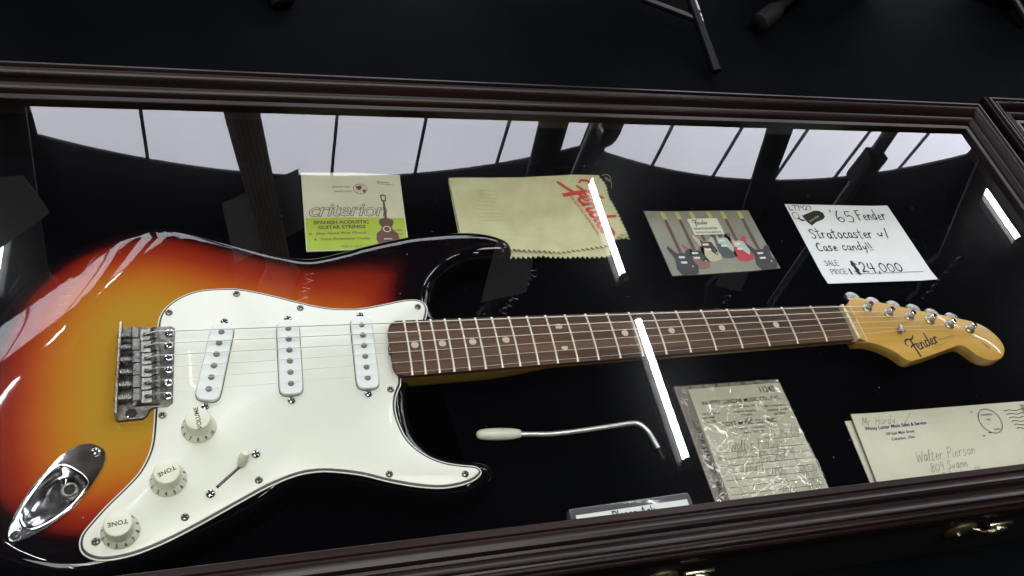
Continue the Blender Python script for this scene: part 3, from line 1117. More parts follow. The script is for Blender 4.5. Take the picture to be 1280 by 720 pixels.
# lever switch
q = MB()
pr = Print(lambda a, b: (a, b, ZP), 0.05)
pr.stroke([(-611.6, -110.0), (-590.5, -91.0)], 2.3, False)
sw = pr.build('selector_switch', M['dark'], G)
q = MB()
q.tube([(-596.5, -96.0, ZP - .2), (-594, -94, ZP + 4.5)], 1.1, 8)
q.tube([(-610.5, -109.2, ZP + .25), (-594.5, -94.2, ZP + .8)], .5, 6)
q.build('lever', M['nickel'], sw)
q = MB()
d = Vector((2.6, 2.8, 8.0)).normalized()
p0 = Vector((-594.6, -95.0, ZP + 2.4))
q.tube([p0, p0 + d * 1.2, p0 + d * 6, p0 + d * 10, p0 + d * 12.4, p0 + d * 13], [2.6, 3.2, 3.9, 3.6, 2.4, .4], 16)
q.build('switch_tip', M['knob'], sw)

# bridge
q = MB()
plate = [(-682.5, 33.6), (-645.5, 33.2), (-642.6, 31.2), (-643.2, -37.5), (-646.5, -40.4), (-658.0, -40.6), (-660.2, -43.0), (-661.2, -46.0), (-664.0, -49.0), (-681.6, -49.6), (-683.0, -48.4)]
q.slab(plate, ZP + 1.2, ZT + 0.1, 0.5, 0, 2)
BR = q.build('bridge', M['nickel_dark'], G)
q = MB()
q.slab([(-683.0, -48.8), (-681.2, -48.8), (-681.2, 33.4), (-683.0, 33.4)], ZP + 11, ZT + .1, .6, 0, 2)
q.build('rear_wall', M['nickel'], BR)
q = MB()
q.lathe((-672.5, -44.2, ZP + 1.2), [(4.2, -.4), (4.2, .35), (3.4, .5), (3.2, .1)], 20, cap=False)
q.build('arm_socket', M['chrome'], BR)
q = MB()
q.lathe((-672.5, -44.2, ZP + 1.24), [(3.3, 0), (.02, .02)], 20, cap=False)
q.build('arm_hole', M['dark'], BR)
ysad = [22.3, 11.1, -0.2, -11.4, -22.6, -34.0]
yscr = [26.7, 14.6, 2.8, -8.6, -20.4, -32.0]
xs_ = [-654.6, -653.8, -653.0, -652.6, -652.2, -651.8]
for k in range(6):
    y = ysad[k]
    h = 5.2
    z0 = ZP + 1.3
    xf, xb = xs_[k], xs_[k] - 19.5
    q = MB()
    # bent steel saddle: flat back flange, slotted bed, rounded front
    w = h - .12
    prof = [(xb, z0 + 1.5), (xb, z0 + 9.2), (xb + 1.0, z0 + 10.0), (xb + 5.2, z0 + 10.0), (xb + 6.0, z0 + 9.2), (xb + 6.6, z0 + 6.0), (xb + 8, z0 + 5.2), (xf - 6, z0 + 5.8), (xf - 4.4, z0 + 7.6), (xf - 2.6, z0 + 8.8),
            (xf - .8, z0 + 8.4), (xf + .2, z0 + 7), (xf + .3, z0 + 1.5)]
    q.loops([[(px, y - w, pz) for px, pz in prof], [(px, y + w, pz) for px, pz in prof]], True, True, True)
    sd = q.build('saddle', M['nickel'], BR, 25)
    q = MB()
    q.slab([(p[0], p[1]) for p in rounded_rect(xb + 8.2, xf - 5.8, y - 1.5, y + 1.5, 1.4, 4)], z0 + 6.1, z0 + 5.9, 0, 0, 1)
    q.build('string_slot', M['dark'], BR)
    for dy in (-3.3, 3.3):
        q = MB()
        q.lathe((xf - 2.6, y + dy, z0 + 8.3), [(1.25, -.2), (1.25, 1.0), (.9, 1.2), (.7, .5), (.02, .45)], 10)
        q.build('height_screw', M['nickel_dark'], BR)
    q = MB()
    zsp = z0 + 5.0
    helix = [(-681 + (xb + 681) * i / 60, y + 2.6 * math.cos(i * .75), zsp + 2.6 * math.sin(i * .75)) for i in range(61)]
    q.tube(helix, .45, 5)
    q.tube([(-684.0, y, zsp), (xb + 1, y, zsp)], 1.3, 8)
    q.lathe((-683.0, y, zsp), [(.1, -1.5), (1.9, -1.3), (2.5, -.5), (2.5, 0)], 12, 'x')
    q.build('intonation_spring', M['nickel'], BR)
    q = MB()
    q.lathe((-646.9, yscr[k], ZP + 1.2), [(3.5, -.2), (3.5, .6), (2.9, 1.5), (1.4, 2.0), (.02, 2.0)], 16)
    ms = q.build('mounting_screw', M['chrome'], BR)
    q = MB()
    a = random.uniform(0, 1.5)
    for kk in range(2):
        c, sn = math.cos(a + kk * math.pi / 2), math.sin(a + kk * math.pi / 2)
        q.add([(-646.9 + c * i * 2.3 - sn * j * .65, yscr[k] + sn * i * 2.3 + c * j * .65, ZP + 3.24 + .02 * kk) for i, j in ((-1, -1), (1, -1), (1, 1), (-1, 1))], [(0, 1, 2, 3)])
    q.build('cross_slot', M['dark'], BR)

# jack plate
jo = ccw(spline([(-704.1, -65.5), (-697.3, -66.2), (-690.5, -71.0), (-688.3, -77.6), (-691.2, -89.2), (-699.3, -103.7), (-709.0, -116.3), (-720.7, -125.9), (-730.3, -131.7), (-740.1, -135.2), (-745.0, -134.2),
                 (-746.2, -127.3), (-744.2, -116.8), (-738.6, -102.9), (-729.5, -87.7), (-719.8, -75.7), (-711.7, -68.7)], 1.4))


def resample(poly, n, start):
    P = np.array(poly + [poly[0]])
    d = np.concatenate([[0], np.cumsum(np.linalg.norm(np.diff(P, axis=0), axis=1))])
    k0 = int(np.argmin(np.linalg.norm(P[:-1] - np.array(start), axis=1)))
    qd = (d[k0] + np.linspace(0, d[-1], n, endpoint=False)) % d[-1]
    return np.stack([np.interp(qd, d, P[:, c]) for c in (0, 1)], 1)


N_ = 72
A_ = resample(jo, N_, (-745.5, -133))
B_ = resample(cup, N_, (-737.5, -124))
cc_ = B_.mean(0)
q = MB()


def lp(p, z):
    return [(x, y, z(x, y) if callable(z) else z) for x, y in p]


q.loops([lp(A_, ZT + .05), lp(A_, ZT + 1.2), lp(A_ * .985 + A_.mean(0) * .015, ZT + 1.75), lp(A_ * .5 + B_ * .5, ZT + 1.9), lp(B_ * 1.06 - cc_ * .06, ZT + 1.95), lp(B_ * 1.04 - cc_ * .04, ZT + 2.6),
         lp(B_ * 1.01 - cc_ * .01, ZT + 2.75), lp(B_ * .97 + cc_ * .03, ZT + 2.2), lp(B_ * .93 + cc_ * .07, ZT - 1.0), lp(B_ * .9 + cc_ * .1, lambda x, y: ZT - 4 - max(0, (y + 126)) * .28),
         lp(B_ * .78 + cc_ * .22, lambda x, y: ZT - 5.5 - max(0, (y + 126)) * .30), lp(B_ * .4 + cc_ * .6, lambda x, y: ZT - 6.5 - max(0, (y + 126)) * .3),
         lp(B_ * .02 + cc_ * .98, lambda x, y: ZT - 6.8 - max(0, (y + 126)) * .3)], True, False, True)
JP = q.build('jack_plate', M['chrome'], G, 24)
q = MB()
q.lathe((-713.0, -94.5, ZT - 14.5), [(6.2, 0), (6.2, 1.6), (5.2, 2.4), (4.0, 2.4), (3.6, 1.0), (3.4, -1)], 24, cap=False)
q.build('jack_nut', M['nickel'], JP)
q = MB()
q.lathe((-713.0, -94.5, ZT - 13.6), [(3.7, 0), (.02, .02)], 20, cap=False)
q.build('jack_hole', M['dark'], JP)
screw(-695.2, -73.3, ZT + 2.0, 3.4, mt='chrome')
screw(-741.2, -130.2, ZT + 1.9, 3.2, mt='nickel_dark')

# neck
SCALE = 648.0


def fret_x(n):
    return -SCALE * (1 - 2 ** (-n / 12))


def half_w(x):
    return (42.0 - 0.0305 * x) / 2


def yc(x):
    return 0.0036 * x


q = MB()
rings = []
for x in [-470.5, -469, -466, -462] + list(np.linspace(-455, -4, 60)):
    hw = half_w(x) - .15
    e = 1.0
    if x < -462:
        e = {-470.5: .62, -469: .80, -466: .93}.get(x, 1.0)
    ring = []
    for k in range(13):
        yy = -hw * e + 2 * hw * e * k / 12
        ring.append((x, yy + yc(x), -yy * yy / 2 / 184 - 0.0))
    ring = [(x, -hw * e + yc(x), -6.5)] + ring + [(x, hw * e + yc(x), -6.5)]
    rings.append(ring)
q.loops(rings, True, True, True)
FB = q.build('fretboard', M['rosewood'], G, 40)
for n in range(1, 22):
    x = fret_x(n)
    hw = half_w(x) - .1
    q = MB()
    rg = []
    for k in range(13):
        yy = -hw + 2 * hw * k / 12
        z = -yy * yy / 2 / 184
        if k in (0, 12):
            prof = [(-1.2, z), (-.8, z + .3), (0, z + .45), (.8, z + .3), (1.2, z)]
        else:
            prof = [(-1.0, z), (-.7, z + .75), (0, z + 1.05), (.7, z + .75), (1.0, z)]
        rg.append([(x + a, yy + yc(x), b) for a, b in prof])
    q.loops(rg, False)
    q.build('fret', M['fretwire'], FB)
for n in (3, 5, 7, 9, 12, 15, 17, 19, 21):
    x = (fret_x(n) + fret_x(n - 1)) / 2
    for dy in ((11.0, -10.9) if n == 12 else (0,)):
        q = MB()
        y = dy + yc(x) + .8
        z = -dy * dy / 2 / 184
        q.lathe((x, y, z), [(3.3, -.4), (3.3, .05), (0.02, .1)], 20)
        q.build('position_dot', M['clay'], FB)
q = MB()
q.tube([(-471.8, yc(-470) - .5, -5), (-470.4, yc(-470) - .5, -5)], 4.0, 14)
q.build('truss_nut', M['nickel_dark'], FB)

q = MB()
rings = []
for x in np.concatenate([np.linspace(-463, -395, 12), np.linspace(-390, -330, 14), np.linspace(-320, 3, 30)]):
    hw = half_w(x) - .1
    t = min(max((x + 400) / 75, 0), 1)
    t = t * t * (3 - 2 * t)
    depth = 17.5 * (1 - t) + 14.5 * t + max(0, -x - 100) * .006
    p = 9.0 * (1 - t) + 2.1 * t
    ring = []
    for k in range(25):
        a = math.pi * k / 24
        cx, sx = math.cos(a), math.sin(a)
        yy = math.copysign(abs(cx) ** (2 / p), cx) * hw
        zz = -6.4 - (abs(sx) ** (2 / p)) * depth
        ring.append((x, yy + yc(x), zz))
    rings.append(ring)
q.loops(rings, True, True, True)
NK = q.build('neck', M['maple_neck'], G, 50)

hs_pts = [(6, 21.2), (12, 22.5), (17.5, 27.0), (23.0, 31.6), (31.0, 34.6), (44.0, 31.0), (71.6, 23.0), (112.5, 11.3), (132.0, 6.2), (149.3, 1.2), (162.2, -2.8), (175.2, -9.8), (183.5, -20.1), (186.8, -31.5), (184.4, -41.0),
          (176.0, -49.2), (165.9, -52.3), (153.7, -51.0), (144.7, -45.3), (139.1, -38.0), (133.8, -33.0), (127.0, -32.2), (110.4, -35.9), (85.5, -41.6), (66.0, -45.4), (57.0, -46.4), (51.7, -43.2), (44.4, -34.6), (31.7, -26.4), (19.3, -21.6), (6, -20.9)]
hs = spline(hs_pts[1:-1], 2.0, False)
hs = [(3.2, 21.0)] + hs + [(3.2, -20.8)]
q = MB()
q.slab(hs, -8.0, -22.0, 0.8, 2.0, 4)
HS = q.build('headstock', M['maple'], G, 40)
q = MB()
rows = []
for k in range(9):
    f = k / 8
    x = 3.0 + 17 * f
    z = -1.6 - 6.55 * (f * f * (3 - 2 * f)) ** .8
    rows.append([(x, 20.6 + 6.8 * max(0, f - .5) * 1.2, z), (x, 8, z), (x, -8, z), (x, -20.6 + 2.0 * f * .2, z)])
    rows[-1] = [(x, 20.6 + 6.8 * max(0, f - .5) * 1.2, -9)] + rows[-1] + [(x, -20.6, -9)]
q.loops(rows, False)
q.build('scoop', M['maple'], HS, 60)
q = MB()
q.slab([(0, -21.0), (3.2, -21.0), (3.2, 20.8), (0, 20.8)], 2.0, -6, .7, 0, 2, zfun=lambda x, y: -(y * y) / 2 / 184)
q.build('nut', M['bone'], G)
pr = Print(lambda a, b: (a, b, -8.0), 0.06)
script_logo(pr, 65.0, -38.2, 12.6, 14, 1.15)
pr.text('STRATOCASTER', 106.5, -25.3, 3.0, 11.5, bold=0.0, space=1.12)
pr.text('WITH SYNCHRONIZED TREMOLO', 92, -33.2, 1.5, 13)
pr.text('PAT. 2,573,254 2,741,146', 92, -35.6, 1.3, 13)
pr.text('ORIGINAL', 158.5, -29.2, 2.2, -38)
pr.text('Contour', 159.0, -32.0, 2.6, -38, shear=.3, bold=.05)
pr.text('Body', 161.0, -35.2, 2.6, -38, shear=.3, bold=.05)
pr.build('decal', M['ink'], HS)
q = MB()
q.lathe((62.8, -10.2, -8), [(3.2, 0), (3.2, 4.5), (2.4, 5.2), (.02, 5.2)], 16)
q.box(60.0, 65.6, -14.5, -6.0, -3.0, -2.2, .3)
q.build('string_tree', M['nickel'], G)

posts = [(37.8, 20.2), (60.9, 12.4), (85.1, 6.6), (109.2, 1.0), (130.6, -6.2), (154.4, -12.9)]
for k, (x, y) in enumerate(posts):
    q = MB()
    q.lathe((x, y, -8), [(5.4, 0), (5.4, .9), (4.6, 1.6), (3.6, 1.8)], 20)
    tn = q.build('tuner', M['nickel'], G)
    q = MB()
    q.lathe((x, y, -8), [(3.1, 1.2), (3.1, 4.2), (2.5, 5.0), (2.5, 7.4), (3.0, 8.4), (2.8, 8.9), (.02, 8.7)], 16)
    q.build('post', M['chrome'], tn)
    q = MB()
    q.tube([(x + 2.95 * math.cos(t * .7), y + 2.95 * math.sin(t * .7), -3.3 + t * .11) for t in range(26)], .5, 5)
    q.build('string_winding', M['steel'], tn)
    # worm gear box and flat oval button behind the bass edge
    n_ = Vector((0.27, 0.96, 0)).normalized()
    c = Vector((x, y, -30))
    q = MB()
    q.tube([c + n_ * 4, c + n_ * 23], 2.0, 10)
    q.build('shaft', M['nickel'], tn)
    q = MB()
    t_ = Vector((n_.y, -n_.x, 0))
    b0 = c + n_ * 27.5
    rings = []
    for zz, sc in ((-3.0, .55), (-2.2, .9), (0, 1.0), (2.2, .9), (3.0, .55)):
        rings.append([tuple(b0 + t_ * (9.0 * sc * math.cos(2 * math.pi * i / 20)) + n_ * (7.6 * sc * math.sin(2 * math.pi * i / 20)) + Vector((0, 0, zz + 2))) for i in range(20)])
    q.loops(rings, True, True, True)
    q.build('button', M['nickel'], tn)

# strings
gauge = [1.25, 1.0, .78, .52, .42, .34]
ynut = [17.2, 10.3, 3.4, -3.5, -10.4, -17.3]
for k in range(6):
    y0, y1 = ysad[k], ynut[k]
    x0 = xs_[k] - 2.2
    q = MB()
    pp = [(x0 - 9.5, y0, ZP + 6.2), (x0 - 3.4, y0, ZP + 9.2), (x0, y0, ZP + 10.9)]
    for i in range(1, 9):
        f = i / 9
        pp.append((x0 + (1.6 - x0) * f, y0 + (y1 - y0) * f, (ZP + 10.9) + (2.0 - y1 * y1 / 368 - ZP - 10.9) * f))
    pp.append((1.6, y1, 2.1 - y1 * y1 / 368))
    px_, py_ = posts[k]
    if k >= 4:
        pp.append((62.8, -10.2 + (1.8 if k == 4 else -1.8), -3.4))
    pp.append((px_ - 1.5, py_ - 2.8, -2.4))
    q.tube(pp, gauge[k] / 2, 6)
    q.build('string', M['steel'], G)

# ------------------------------------------------------------------ papers, cloth and small things on the velvet
FZ = -55.6


class Sheet:
    """thin paper: x to the right, y up, measured in mm from its lower left corner"""

    def __init__(self, tl, tr, br, bl, curl=None, thick=0.35, z=FZ):
        self.c = [np.array(p, float) for p in (tl, tr, br, bl)]
        self.w = (np.linalg.norm(self.c[1] - self.c[0]) + np.linalg.norm(self.c[2] - self.c[3])) / 2
        self.h = (np.linalg.norm(self.c[3] - self.c[0]) + np.linalg.norm(self.c[2] - self.c[1])) / 2
        self.curl, self.t, self.z = curl or (lambda u, v: 0), thick, z

    def pos(self, x, y):
        u, v = x / self.w, y / self.h
        tl, tr, br, bl = self.c
        p = (bl * (1 - u) + br * u) * (1 - v) + (tl * (1 - u) + tr * u) * v
        return p[0], p[1], self.z + self.t + self.curl(u, v)

    def mesh(self, n=14):
        q = MB()
        for side in (0, 1):
            for j in range(n + 1):
                for i in range(n + 1):
                    X, Y, Z = self.pos(self.w * i / n, self.h * j / n)
                    q.v.append((X, Y, Z - (self.t if side else 0)))
        k = (n + 1) ** 2
        for j in range(n):
            for i in range(n):
                a = j * (n + 1) + i
                q.face((a, a + 1, a + n + 2, a + n + 1))
                q.face((k + a + n + 1, k + a + n + 2, k + a + 1, k + a))
        rim = [i for i in range(n)] + [n + (n + 1) * j for j in range(n)] + [(n + 1) ** 2 - 1 - i for i in range(n)] + [(n + 1) * (n - j) for j in range(n)]
        for i in range(len(rim)):
            a, b = rim[i], rim[(i + 1) % len(rim)]
            q.face((k + a, k + b, b, a))
        return q

    def base(self):
        p = sum(self.c) / 4
        return (p[0], p[1], self.z)


# string packet
sh = Sheet((-526.7, 251.0), (-423.0, 249.0), (-426.5, 146), (-528.2, 146), curl=lambda u, v: 1.5 * (1 - abs(2 * u - 1)) + 1.2 * max(0, v - .8), thick=1.2)
T = thing('string_packet', 'cream and lime green guitar string packet behind the body', 'packet', sh.base())
sh.mesh().build('envelope', M['packet_paper'], T)
W, H = sh.w, sh.h
pr = Print(sh.pos, .2)
pr.grid(1.2, W - 1.2, 1.2, H * .405, 14, 6)
pr.build('green_panel', M['lime'], T)
pr = Print(sh.pos, .35)
pr.text('SPANISH ACOUSTIC', 9, H * .325, 6.0, bold=.22, space=1.02, sx=1.0)
pr.text('GUITAR STRINGS', 13, H * .265, 6.0, bold=.22, space=1.02)
pr.text('Silver Plated Wire Wound', 10, H * .195, 4.6, shear=.3, bold=.06)
pr.text('Finest Professional Quality', 14, H * .125, 4.6, shear=.3, bold=.06)
pr.disc(5, H * .205, 1.1)
pr.disc(9.5, H * .137, 1.1)
pr.text('Made in U.S.A.', 34, H * .035, 3.6, shear=.2)
pr.text('It so thin', 84, H * .235, 3.6, shear=.3, bold=.05)
pr.text('it sure rings', 84, H * .19, 3.0, shear=.3)
pr.text('known the', 30, H * .795, 4.2, shear=.4)
pr.text('world over', 31, H * .735, 4.2, shear=.4)
pr.stroke([(78, H * .89), (90, H * .875)], .8)
pr.stroke([(78, H * .86), (94, H * .85)], .6)
pr.stroke([(78, H * .895), (78, H * .86)], .5)
pr.ring(59, H * .78, 7.2, .6, 28, .95)
pr.poly([(54, H * .81), (60, H * .83), (61, H * .79), (57, H * .755)])
pr.poly([(61, H * .77), (65, H * .775), (63.5, H * .73), (61.5, H * .74)])
for dx in (-3.5, 0, 3.5):
    pr.stroke([(59 + dx * .7, H * .84), (59 + dx * 1.3, H * .78), (59 + dx * .7, H * .72)], .25)
# outlined title
for off, wd in ((0, 1.0),):
    pr.text('criterion', 3.2, H * .425, 25, shear=.28, bold=.55, space=.92)
pr.build('lettering', M['ink_brown'], T)
pr = Print(sh.pos, .5)
pr.text('criterion', 3.2, H * .425, 25, shear=.28, bold=-.18, space=.92)
pr.build('title_fill', M['packet_paper'], T)
pr = Print(sh.pos, .6)
cx = 82
pr.poly([(cx - 7, H * .375), (cx - 3, H * .395), (cx + 3, H * .395), (cx + 7.5, H * .375), (cx + 7.5, H * .33), (cx + 5, H * .28), (cx + 6.5, H * .24), (cx + 11, H * .2), (cx + 12, H * .13), (cx + 10, H * .06), (cx + 5, H * .035),
         (cx - 5, H * .035), (cx - 10, H * .06), (cx - 12, H * .13), (cx - 11, H * .2), (cx - 6.5, H * .24), (cx - 5, H * .28), (cx - 7.5, H * .33)])
pr.poly([(cx - 1.4, H * .39), (cx + 1.4, H * .39), (cx + 1.1, H * .62), (cx - 1.1, H * .62)])
pr.poly([(cx - 2.6, H * .62), (cx + 2.6, H * .62), (cx + 3.2, H * .70), (cx, H * .715), (cx - 3.2, H * .70)])
pr.build('guitar_picture', M['ink_brown'], T)
pr = Print(sh.pos, .75)
pr.ring(cx, H * .255, 3.6, 1.0)
pr.poly([(cx - 1.4, H * .635), (cx + 1.4, H * .635), (cx + 1.7, H * .69), (cx - 1.7, H * .69)])
pr.stroke([(cx - 4, H * .13), (cx + 4, H * .13)], 1.2)
pr.build('picture_highlights', M['packet_paper'], T)

# polishing cloth: two folded layers with pinked edges
CL = thing('polishing_cloth', 'pale yellow polishing cloth with red script and pinked edges', 'cloth', (-275, 190, FZ))


def pinked(pts, tooth, depth):
    P = np.array(pts, float)
    d = np.concatenate([[0], np.cumsum(np.linalg.norm(np.diff(P, axis=0), axis=1))])
    n = max(int(d[-1] / tooth), 2) * 2
    qd = np.linspace(0, d[-1], n + 1)
    R = np.stack([np.interp(qd, d, P[:, c]) for c in (0, 1)], 1)
    out = []
    for i, p in enumerate(R):
        t = R[min(i + 1, n)] - R[max(i - 1, 0)]
        t /= np.linalg.norm(t)
        out.append(tuple(p + np.array((-t[1], t[0])) * (depth if i % 2 else 0) + np.array((random.uniform(-.3, .3), random.uniform(-.3, .3)))))
    return out


def cloth_layer(poly, z, name, thick=1.0, amp=1.4):
    """sheet of cloth inside an outline, gently rumpled"""
    poly = ccw(poly)
    n = len(poly)
    pts = list(poly)
    xs2 = [p[0] for p in poly]
    ys2 = [p[1] for p in poly]
    for gx in np.arange(min(xs2), max(xs2), 6):
        for gy in np.arange(min(ys2), max(ys2), 6):
            if inside(poly, gx, gy) and min((gx - a) ** 2 + (gy - b) ** 2 for a, b in poly) > 9:
                pts.append((gx, gy))
    vv, ee, ff, _, _, _ = delaunay_2d_cdt([Vector(p) for p in pts], [(i, (i + 1) % n) for i in range(n)], [], 1, 1e-4)

    def hz(x, y):
        return z + amp * (1 + .6 * math.sin(x * .043 + y * .021) + .5 * math.sin(y * .09 - x * .02)) + .7 * math.exp(-((y - 222 + .05 * x) / 4) ** 2) + .5 * math.sin(x * .16) * math.sin(y * .13)
    q = MB()
    k = len(vv)
    q.v = [(p.x, p.y, hz(p.x, p.y)) for p in vv] + [(p.x, p.y, hz(p.x, p.y) - thick) for p in vv]
    for f in ff:
        q.face(f)
        q.face([k + i for i in f][::-1])
    bd = {}
    for f in ff:
        for i in range(3):
            e = (f[i], f[(i + 1) % 3])
            bd[e] = 1
    for a, b in list(bd):
        if (b, a) not in bd:
            q.face((a, k + a, k + b, b))
    q.build(name, M['flannel'], CL, 60)
    return hz


lo = [(-372, 168), (-371, 240)] + [(-210, 246)] + [(-189, 249)] + pinked([(-188.3, 249.5), (-182.6, 237.4), (-184.7, 216.5), (-181.0, 191.8), (-178.2, 165.3), (-178.6, 154.8)], 5, -2.8) + pinked([(-180, 154.8), (-196, 153.4), (-209.2, 129.5), (-250.0, 130.2), (-290.1, 131.6), (-325, 130.6), (-372, 130)], 5.5, -3.2)
cloth_layer(lo, FZ + 1.0, 'lower_layer', amp=.8)
up = [(-371.5, 150), (-370.8, 240.6)] + spline([(-370.8, 240.6), (-320, 243.4), (-260, 244.4), (-208, 247)], 6, False) + [(-191, 247)] + pinked([(-191, 247), (-188, 225), (-189, 200), (-186, 175), (-184, 160)], 5, -1.6) + pinked([(-186, 158), (-200, 150), (-208, 143.0), (-232, 140.2), (-266, 135.6), (-290, 137.0), (-330, 139), (-371, 139)], 5.5, -3.0)
hz = cloth_layer(up, FZ + 3.0, 'upper_layer', amp=1.9)
pr = Print(lambda x, y: (x, y, hz(x, y)), .5)
script_logo(pr, -236.5, 231, 23.5, -72, 1.35)
pr.stroke([(-246, 234), (-231, 222), (-208, 208)], [3.0, 4.2, 1.6])
pr.text('FINE ELECTRIC INSTRUMENTS', -236, 217, 4.0, -73, bold=.05, space=1.15)
pr.build('red_script', M['ink_red'], CL)
pr = Print(lambda x, y: (x, y, hz(x, y)), .45)
for k in range(9):
    yy = 222 - k * 5.2
    pr.stroke([(-346 + random.uniform(-4, 4), yy), (-322 + random.uniform(-5, 5), yy - .4)], .45)
pr.build('faint_print', mat('faded show-through print', (0.33, 0.315, 0.17), 0.9), CL)
q = MB()
q.tube(spline([(-186, 249, FZ + 3), (-179, 250, FZ + 4), (-176, 244, FZ + 3.5), (-181, 241, FZ + 3.4), (-183, 246, FZ + 4), (-177, 239, FZ + 3), (-179, 230, FZ + 2)], 1.5, False), .22, 5)
q.build('loose_thread', M['flannel'], CL)

# instruction booklet with a picture of six guitars
sh = Sheet((-148.9, 195.2), (-10.5, 196.0), (-5.5, 108.0), (-144.2, 102.5), curl=lambda u, v: 5.0 * max(0, u - .75) * max(0, .5 - v) * 8 * .4 + 3.0 * max(0, .2 - u) * 4 * .35, thick=1.6)
T = thing('booklet', 'small booklet with six guitars pictured on a grey cover', 'booklet', sh.base())
sh.mesh().build('cover', noisy('glossy grey cover', (0.175, 0.18, 0.135), (0.235, 0.23, 0.18), 9, 0.3, coat=.4), T)
W, H = sh.w, sh.h
gt = [(.165, 'burst', .0, .40), (.30, 'brown', .08, .36), (.435, 'cream', .18, .40), (.60, 'blue', .22, .42), (.735, 'red', .16, .42), (.90, 'burst', .0, .40)]
bodym = {'burst': mat('printed sunburst', (0.30, 0.025, 0.02), .4), 'brown': mat('printed brown', (0.20, 0.085, 0.06), .4), 'cream': mat('printed cream', (0.42, 0.38, 0.25), .4),
         'blue': mat('printed slate', (0.035, 0.045, 0.05), .4), 'red': mat('printed red', (0.42, 0.012, 0.025), .4)}
pr_head = Print(sh.pos, .3)
pr_neck = Print(sh.pos, .32)
pr_grd = Print(sh.pos, .45)
pr_wht = Print(sh.pos, .6)
pr_blk = Print(sh.pos, .42)
grouped = {k: Print(sh.pos, .36) for k in bodym}
for u, c, b, l in gt:
    x = u * W
    y0 = b * H
    y1 = y0 + l * H
    B_w = .088 * W
    off = lambda *p: [(x + a * B_w, y0 + e * l * H) for a, e in p]
    shape = off((-1, .25), (-.75, .02), (0, -.02), (.8, .05), (1.05, .3), (.8, .52), (.95, .72), (1.15, .92), (.8, .96), (.35, .8), (-.35, .78), (-.95, 1.08), (-1.1, .98), (-.75, .6))
    if c == 'burst':
        pr_blk.poly([(x + (px - x) * 1.12, y0 + (py - y0) * 1.04 - .6) for px, py in shape])
    grouped[c].poly(shape)
    pr_neck.poly([(x - .016 * W, y1 - .1 * H), (x + .016 * W, y1 - .1 * H), (x + .012 * W, .86 * H if u not in (.435, .60) else .73 * H), (x - .014 * W, .86 * H if u not in (.435, .60) else .73 * H)])
    pr_head.poly([(x - .016 * W, .83 * H), (x + .014 * W, .83 * H), (x + .02 * W, .9 * H), (x + .012 * W, .985 * H), (x - .02 * W, .985 * H), (x - .022 * W, .9 * H)])
    gm = pr_blk if c in ('burst', 'brown') else pr_grd
    (pr_grd if c in ('blue', 'red') else pr_blk).poly(off((-.6, .55), (-.1, .5), (.6, .2), (.85, .4), (.6, .75), (.2, .78), (-.2, .76), (-.5, .85)))
    for e in (.42, .62):
        pr_wht.poly(off((-.42, e), (.2, e), (.2, e + .075), (-.42, e + .075)))
    pr_wht.disc(x + .6 * B_w, y0 + .3 * l * H, .9)
pr_head.build('pictured_headstocks', mat('printed maple', (0.46, 0.37, 0.12), .4), T)
pr_neck.build('pictured_necks', M['ink_brown'], T)
for k, g in grouped.items():
    g.build('pictured_bodies', bodym[k], T)
pr_blk.build('pictured_dark_guards', mat('printed black', (0.012, 0.01, 0.01), .4), T)
pr_grd.build('pictured_mint_guards', mat('printed mint', (0.33, 0.44, 0.38), .4), T)
pr_wht.build('pictured_pickups', mat('printed white', (0.62, 0.62, 0.58), .4), T)
pr = Print(sh.pos, .8)
pr.poly([(.365 * W, .985 * H - 11), (.65 * W, .985 * H - 11), (.65 * W, .985 * H - 35), (.365 * W, .985 * H - 35)])
pr.build('cover_label', mat('printed ivory', (0.60, 0.60, 0.45), .4), T)
pr = Print(sh.pos, 1.0)
script_logo(pr, .40 * W, .985 * H - 20.5, 5.6, 0, 1.15)
pr.text('STRATOCASTER', .385 * W, .985 * H - 27.5, 4.0, bold=.1, sx=1.05)
pr.text('INSTRUCTION MANUAL', .385 * W, .985 * H - 32.8, 3.1, bold=.06, sx=1.0)
pr.text('Fender', 3, H - 9, 2.4, shear=.2)
pr.build('lettering', M['ink'], T)

# price sign
sh = Sheet((46.0, 206.8), (196.5, 203.0), (202.4, 83.4), (48.9, 85.0), curl=lambda u, v: 4 * max(0, u - .86) * 7 * .35 + 7.0 * max(0, .12 - v) * 2 + 2.0 * (1 - v) * u, thick=.5)
T = thing('price_sign', 'white hand-lettered price sign above the headstock', 'sign', sh.base())
sh.mesh(18).build('card', M['sign_paper'], T)
W, H = sh.w, sh.h
pr = Print(sh.pos, .3)
pr.hand('L77927', 3.0, H - 9.6, 7.6, .95, gap=.07, jit=.04, fit=32)
pr.hand("'65", .385 * W, H - 28.0, 19.0, 1.6, gap=.14, jit=.03, fit=.20 * W)
pr.hand('Fender', .635 * W, H - 24.0, 15.5, 1.55, gap=.13, jit=.05, fit=.275 * W)
pr.hand('Stratocaster', .085 * W, H - 53.5, 15.0, 1.5, gap=.10, jit=.04, fit=.58 * W)
pr.hand('w/', .725 * W, H - 52.0, 14, 1.5, gap=.12, fit=.10 * W)
pr.hand('Case candy!!', .08 * W, H - 72.5, 12.5, 1.5, gap=.13, jit=.04, fit=.51 * W)
pr.hand('SALE', .075 * W, H - 94.5, 7.6, .75, gap=.12, jit=.02, fit=.12 * W)
pr.hand('PRICE', .088 * W, H - 107.0, 7.6, .75, gap=.10, jit=.02, fit=.14 * W)
pr.hand('$', .252 * W, H - 107.0, 6.8, .7)
pr.hand('$24,000', .30 * W, H - 105.5, 15.0, 1.55, gap=.15, jit=.03, fit=.45 * W)
pr.stroke([(.29 * W, H - 107.4), (.93 * W, H - 107.0)], .6)
pr.build('handwriting', M['ink'], T)
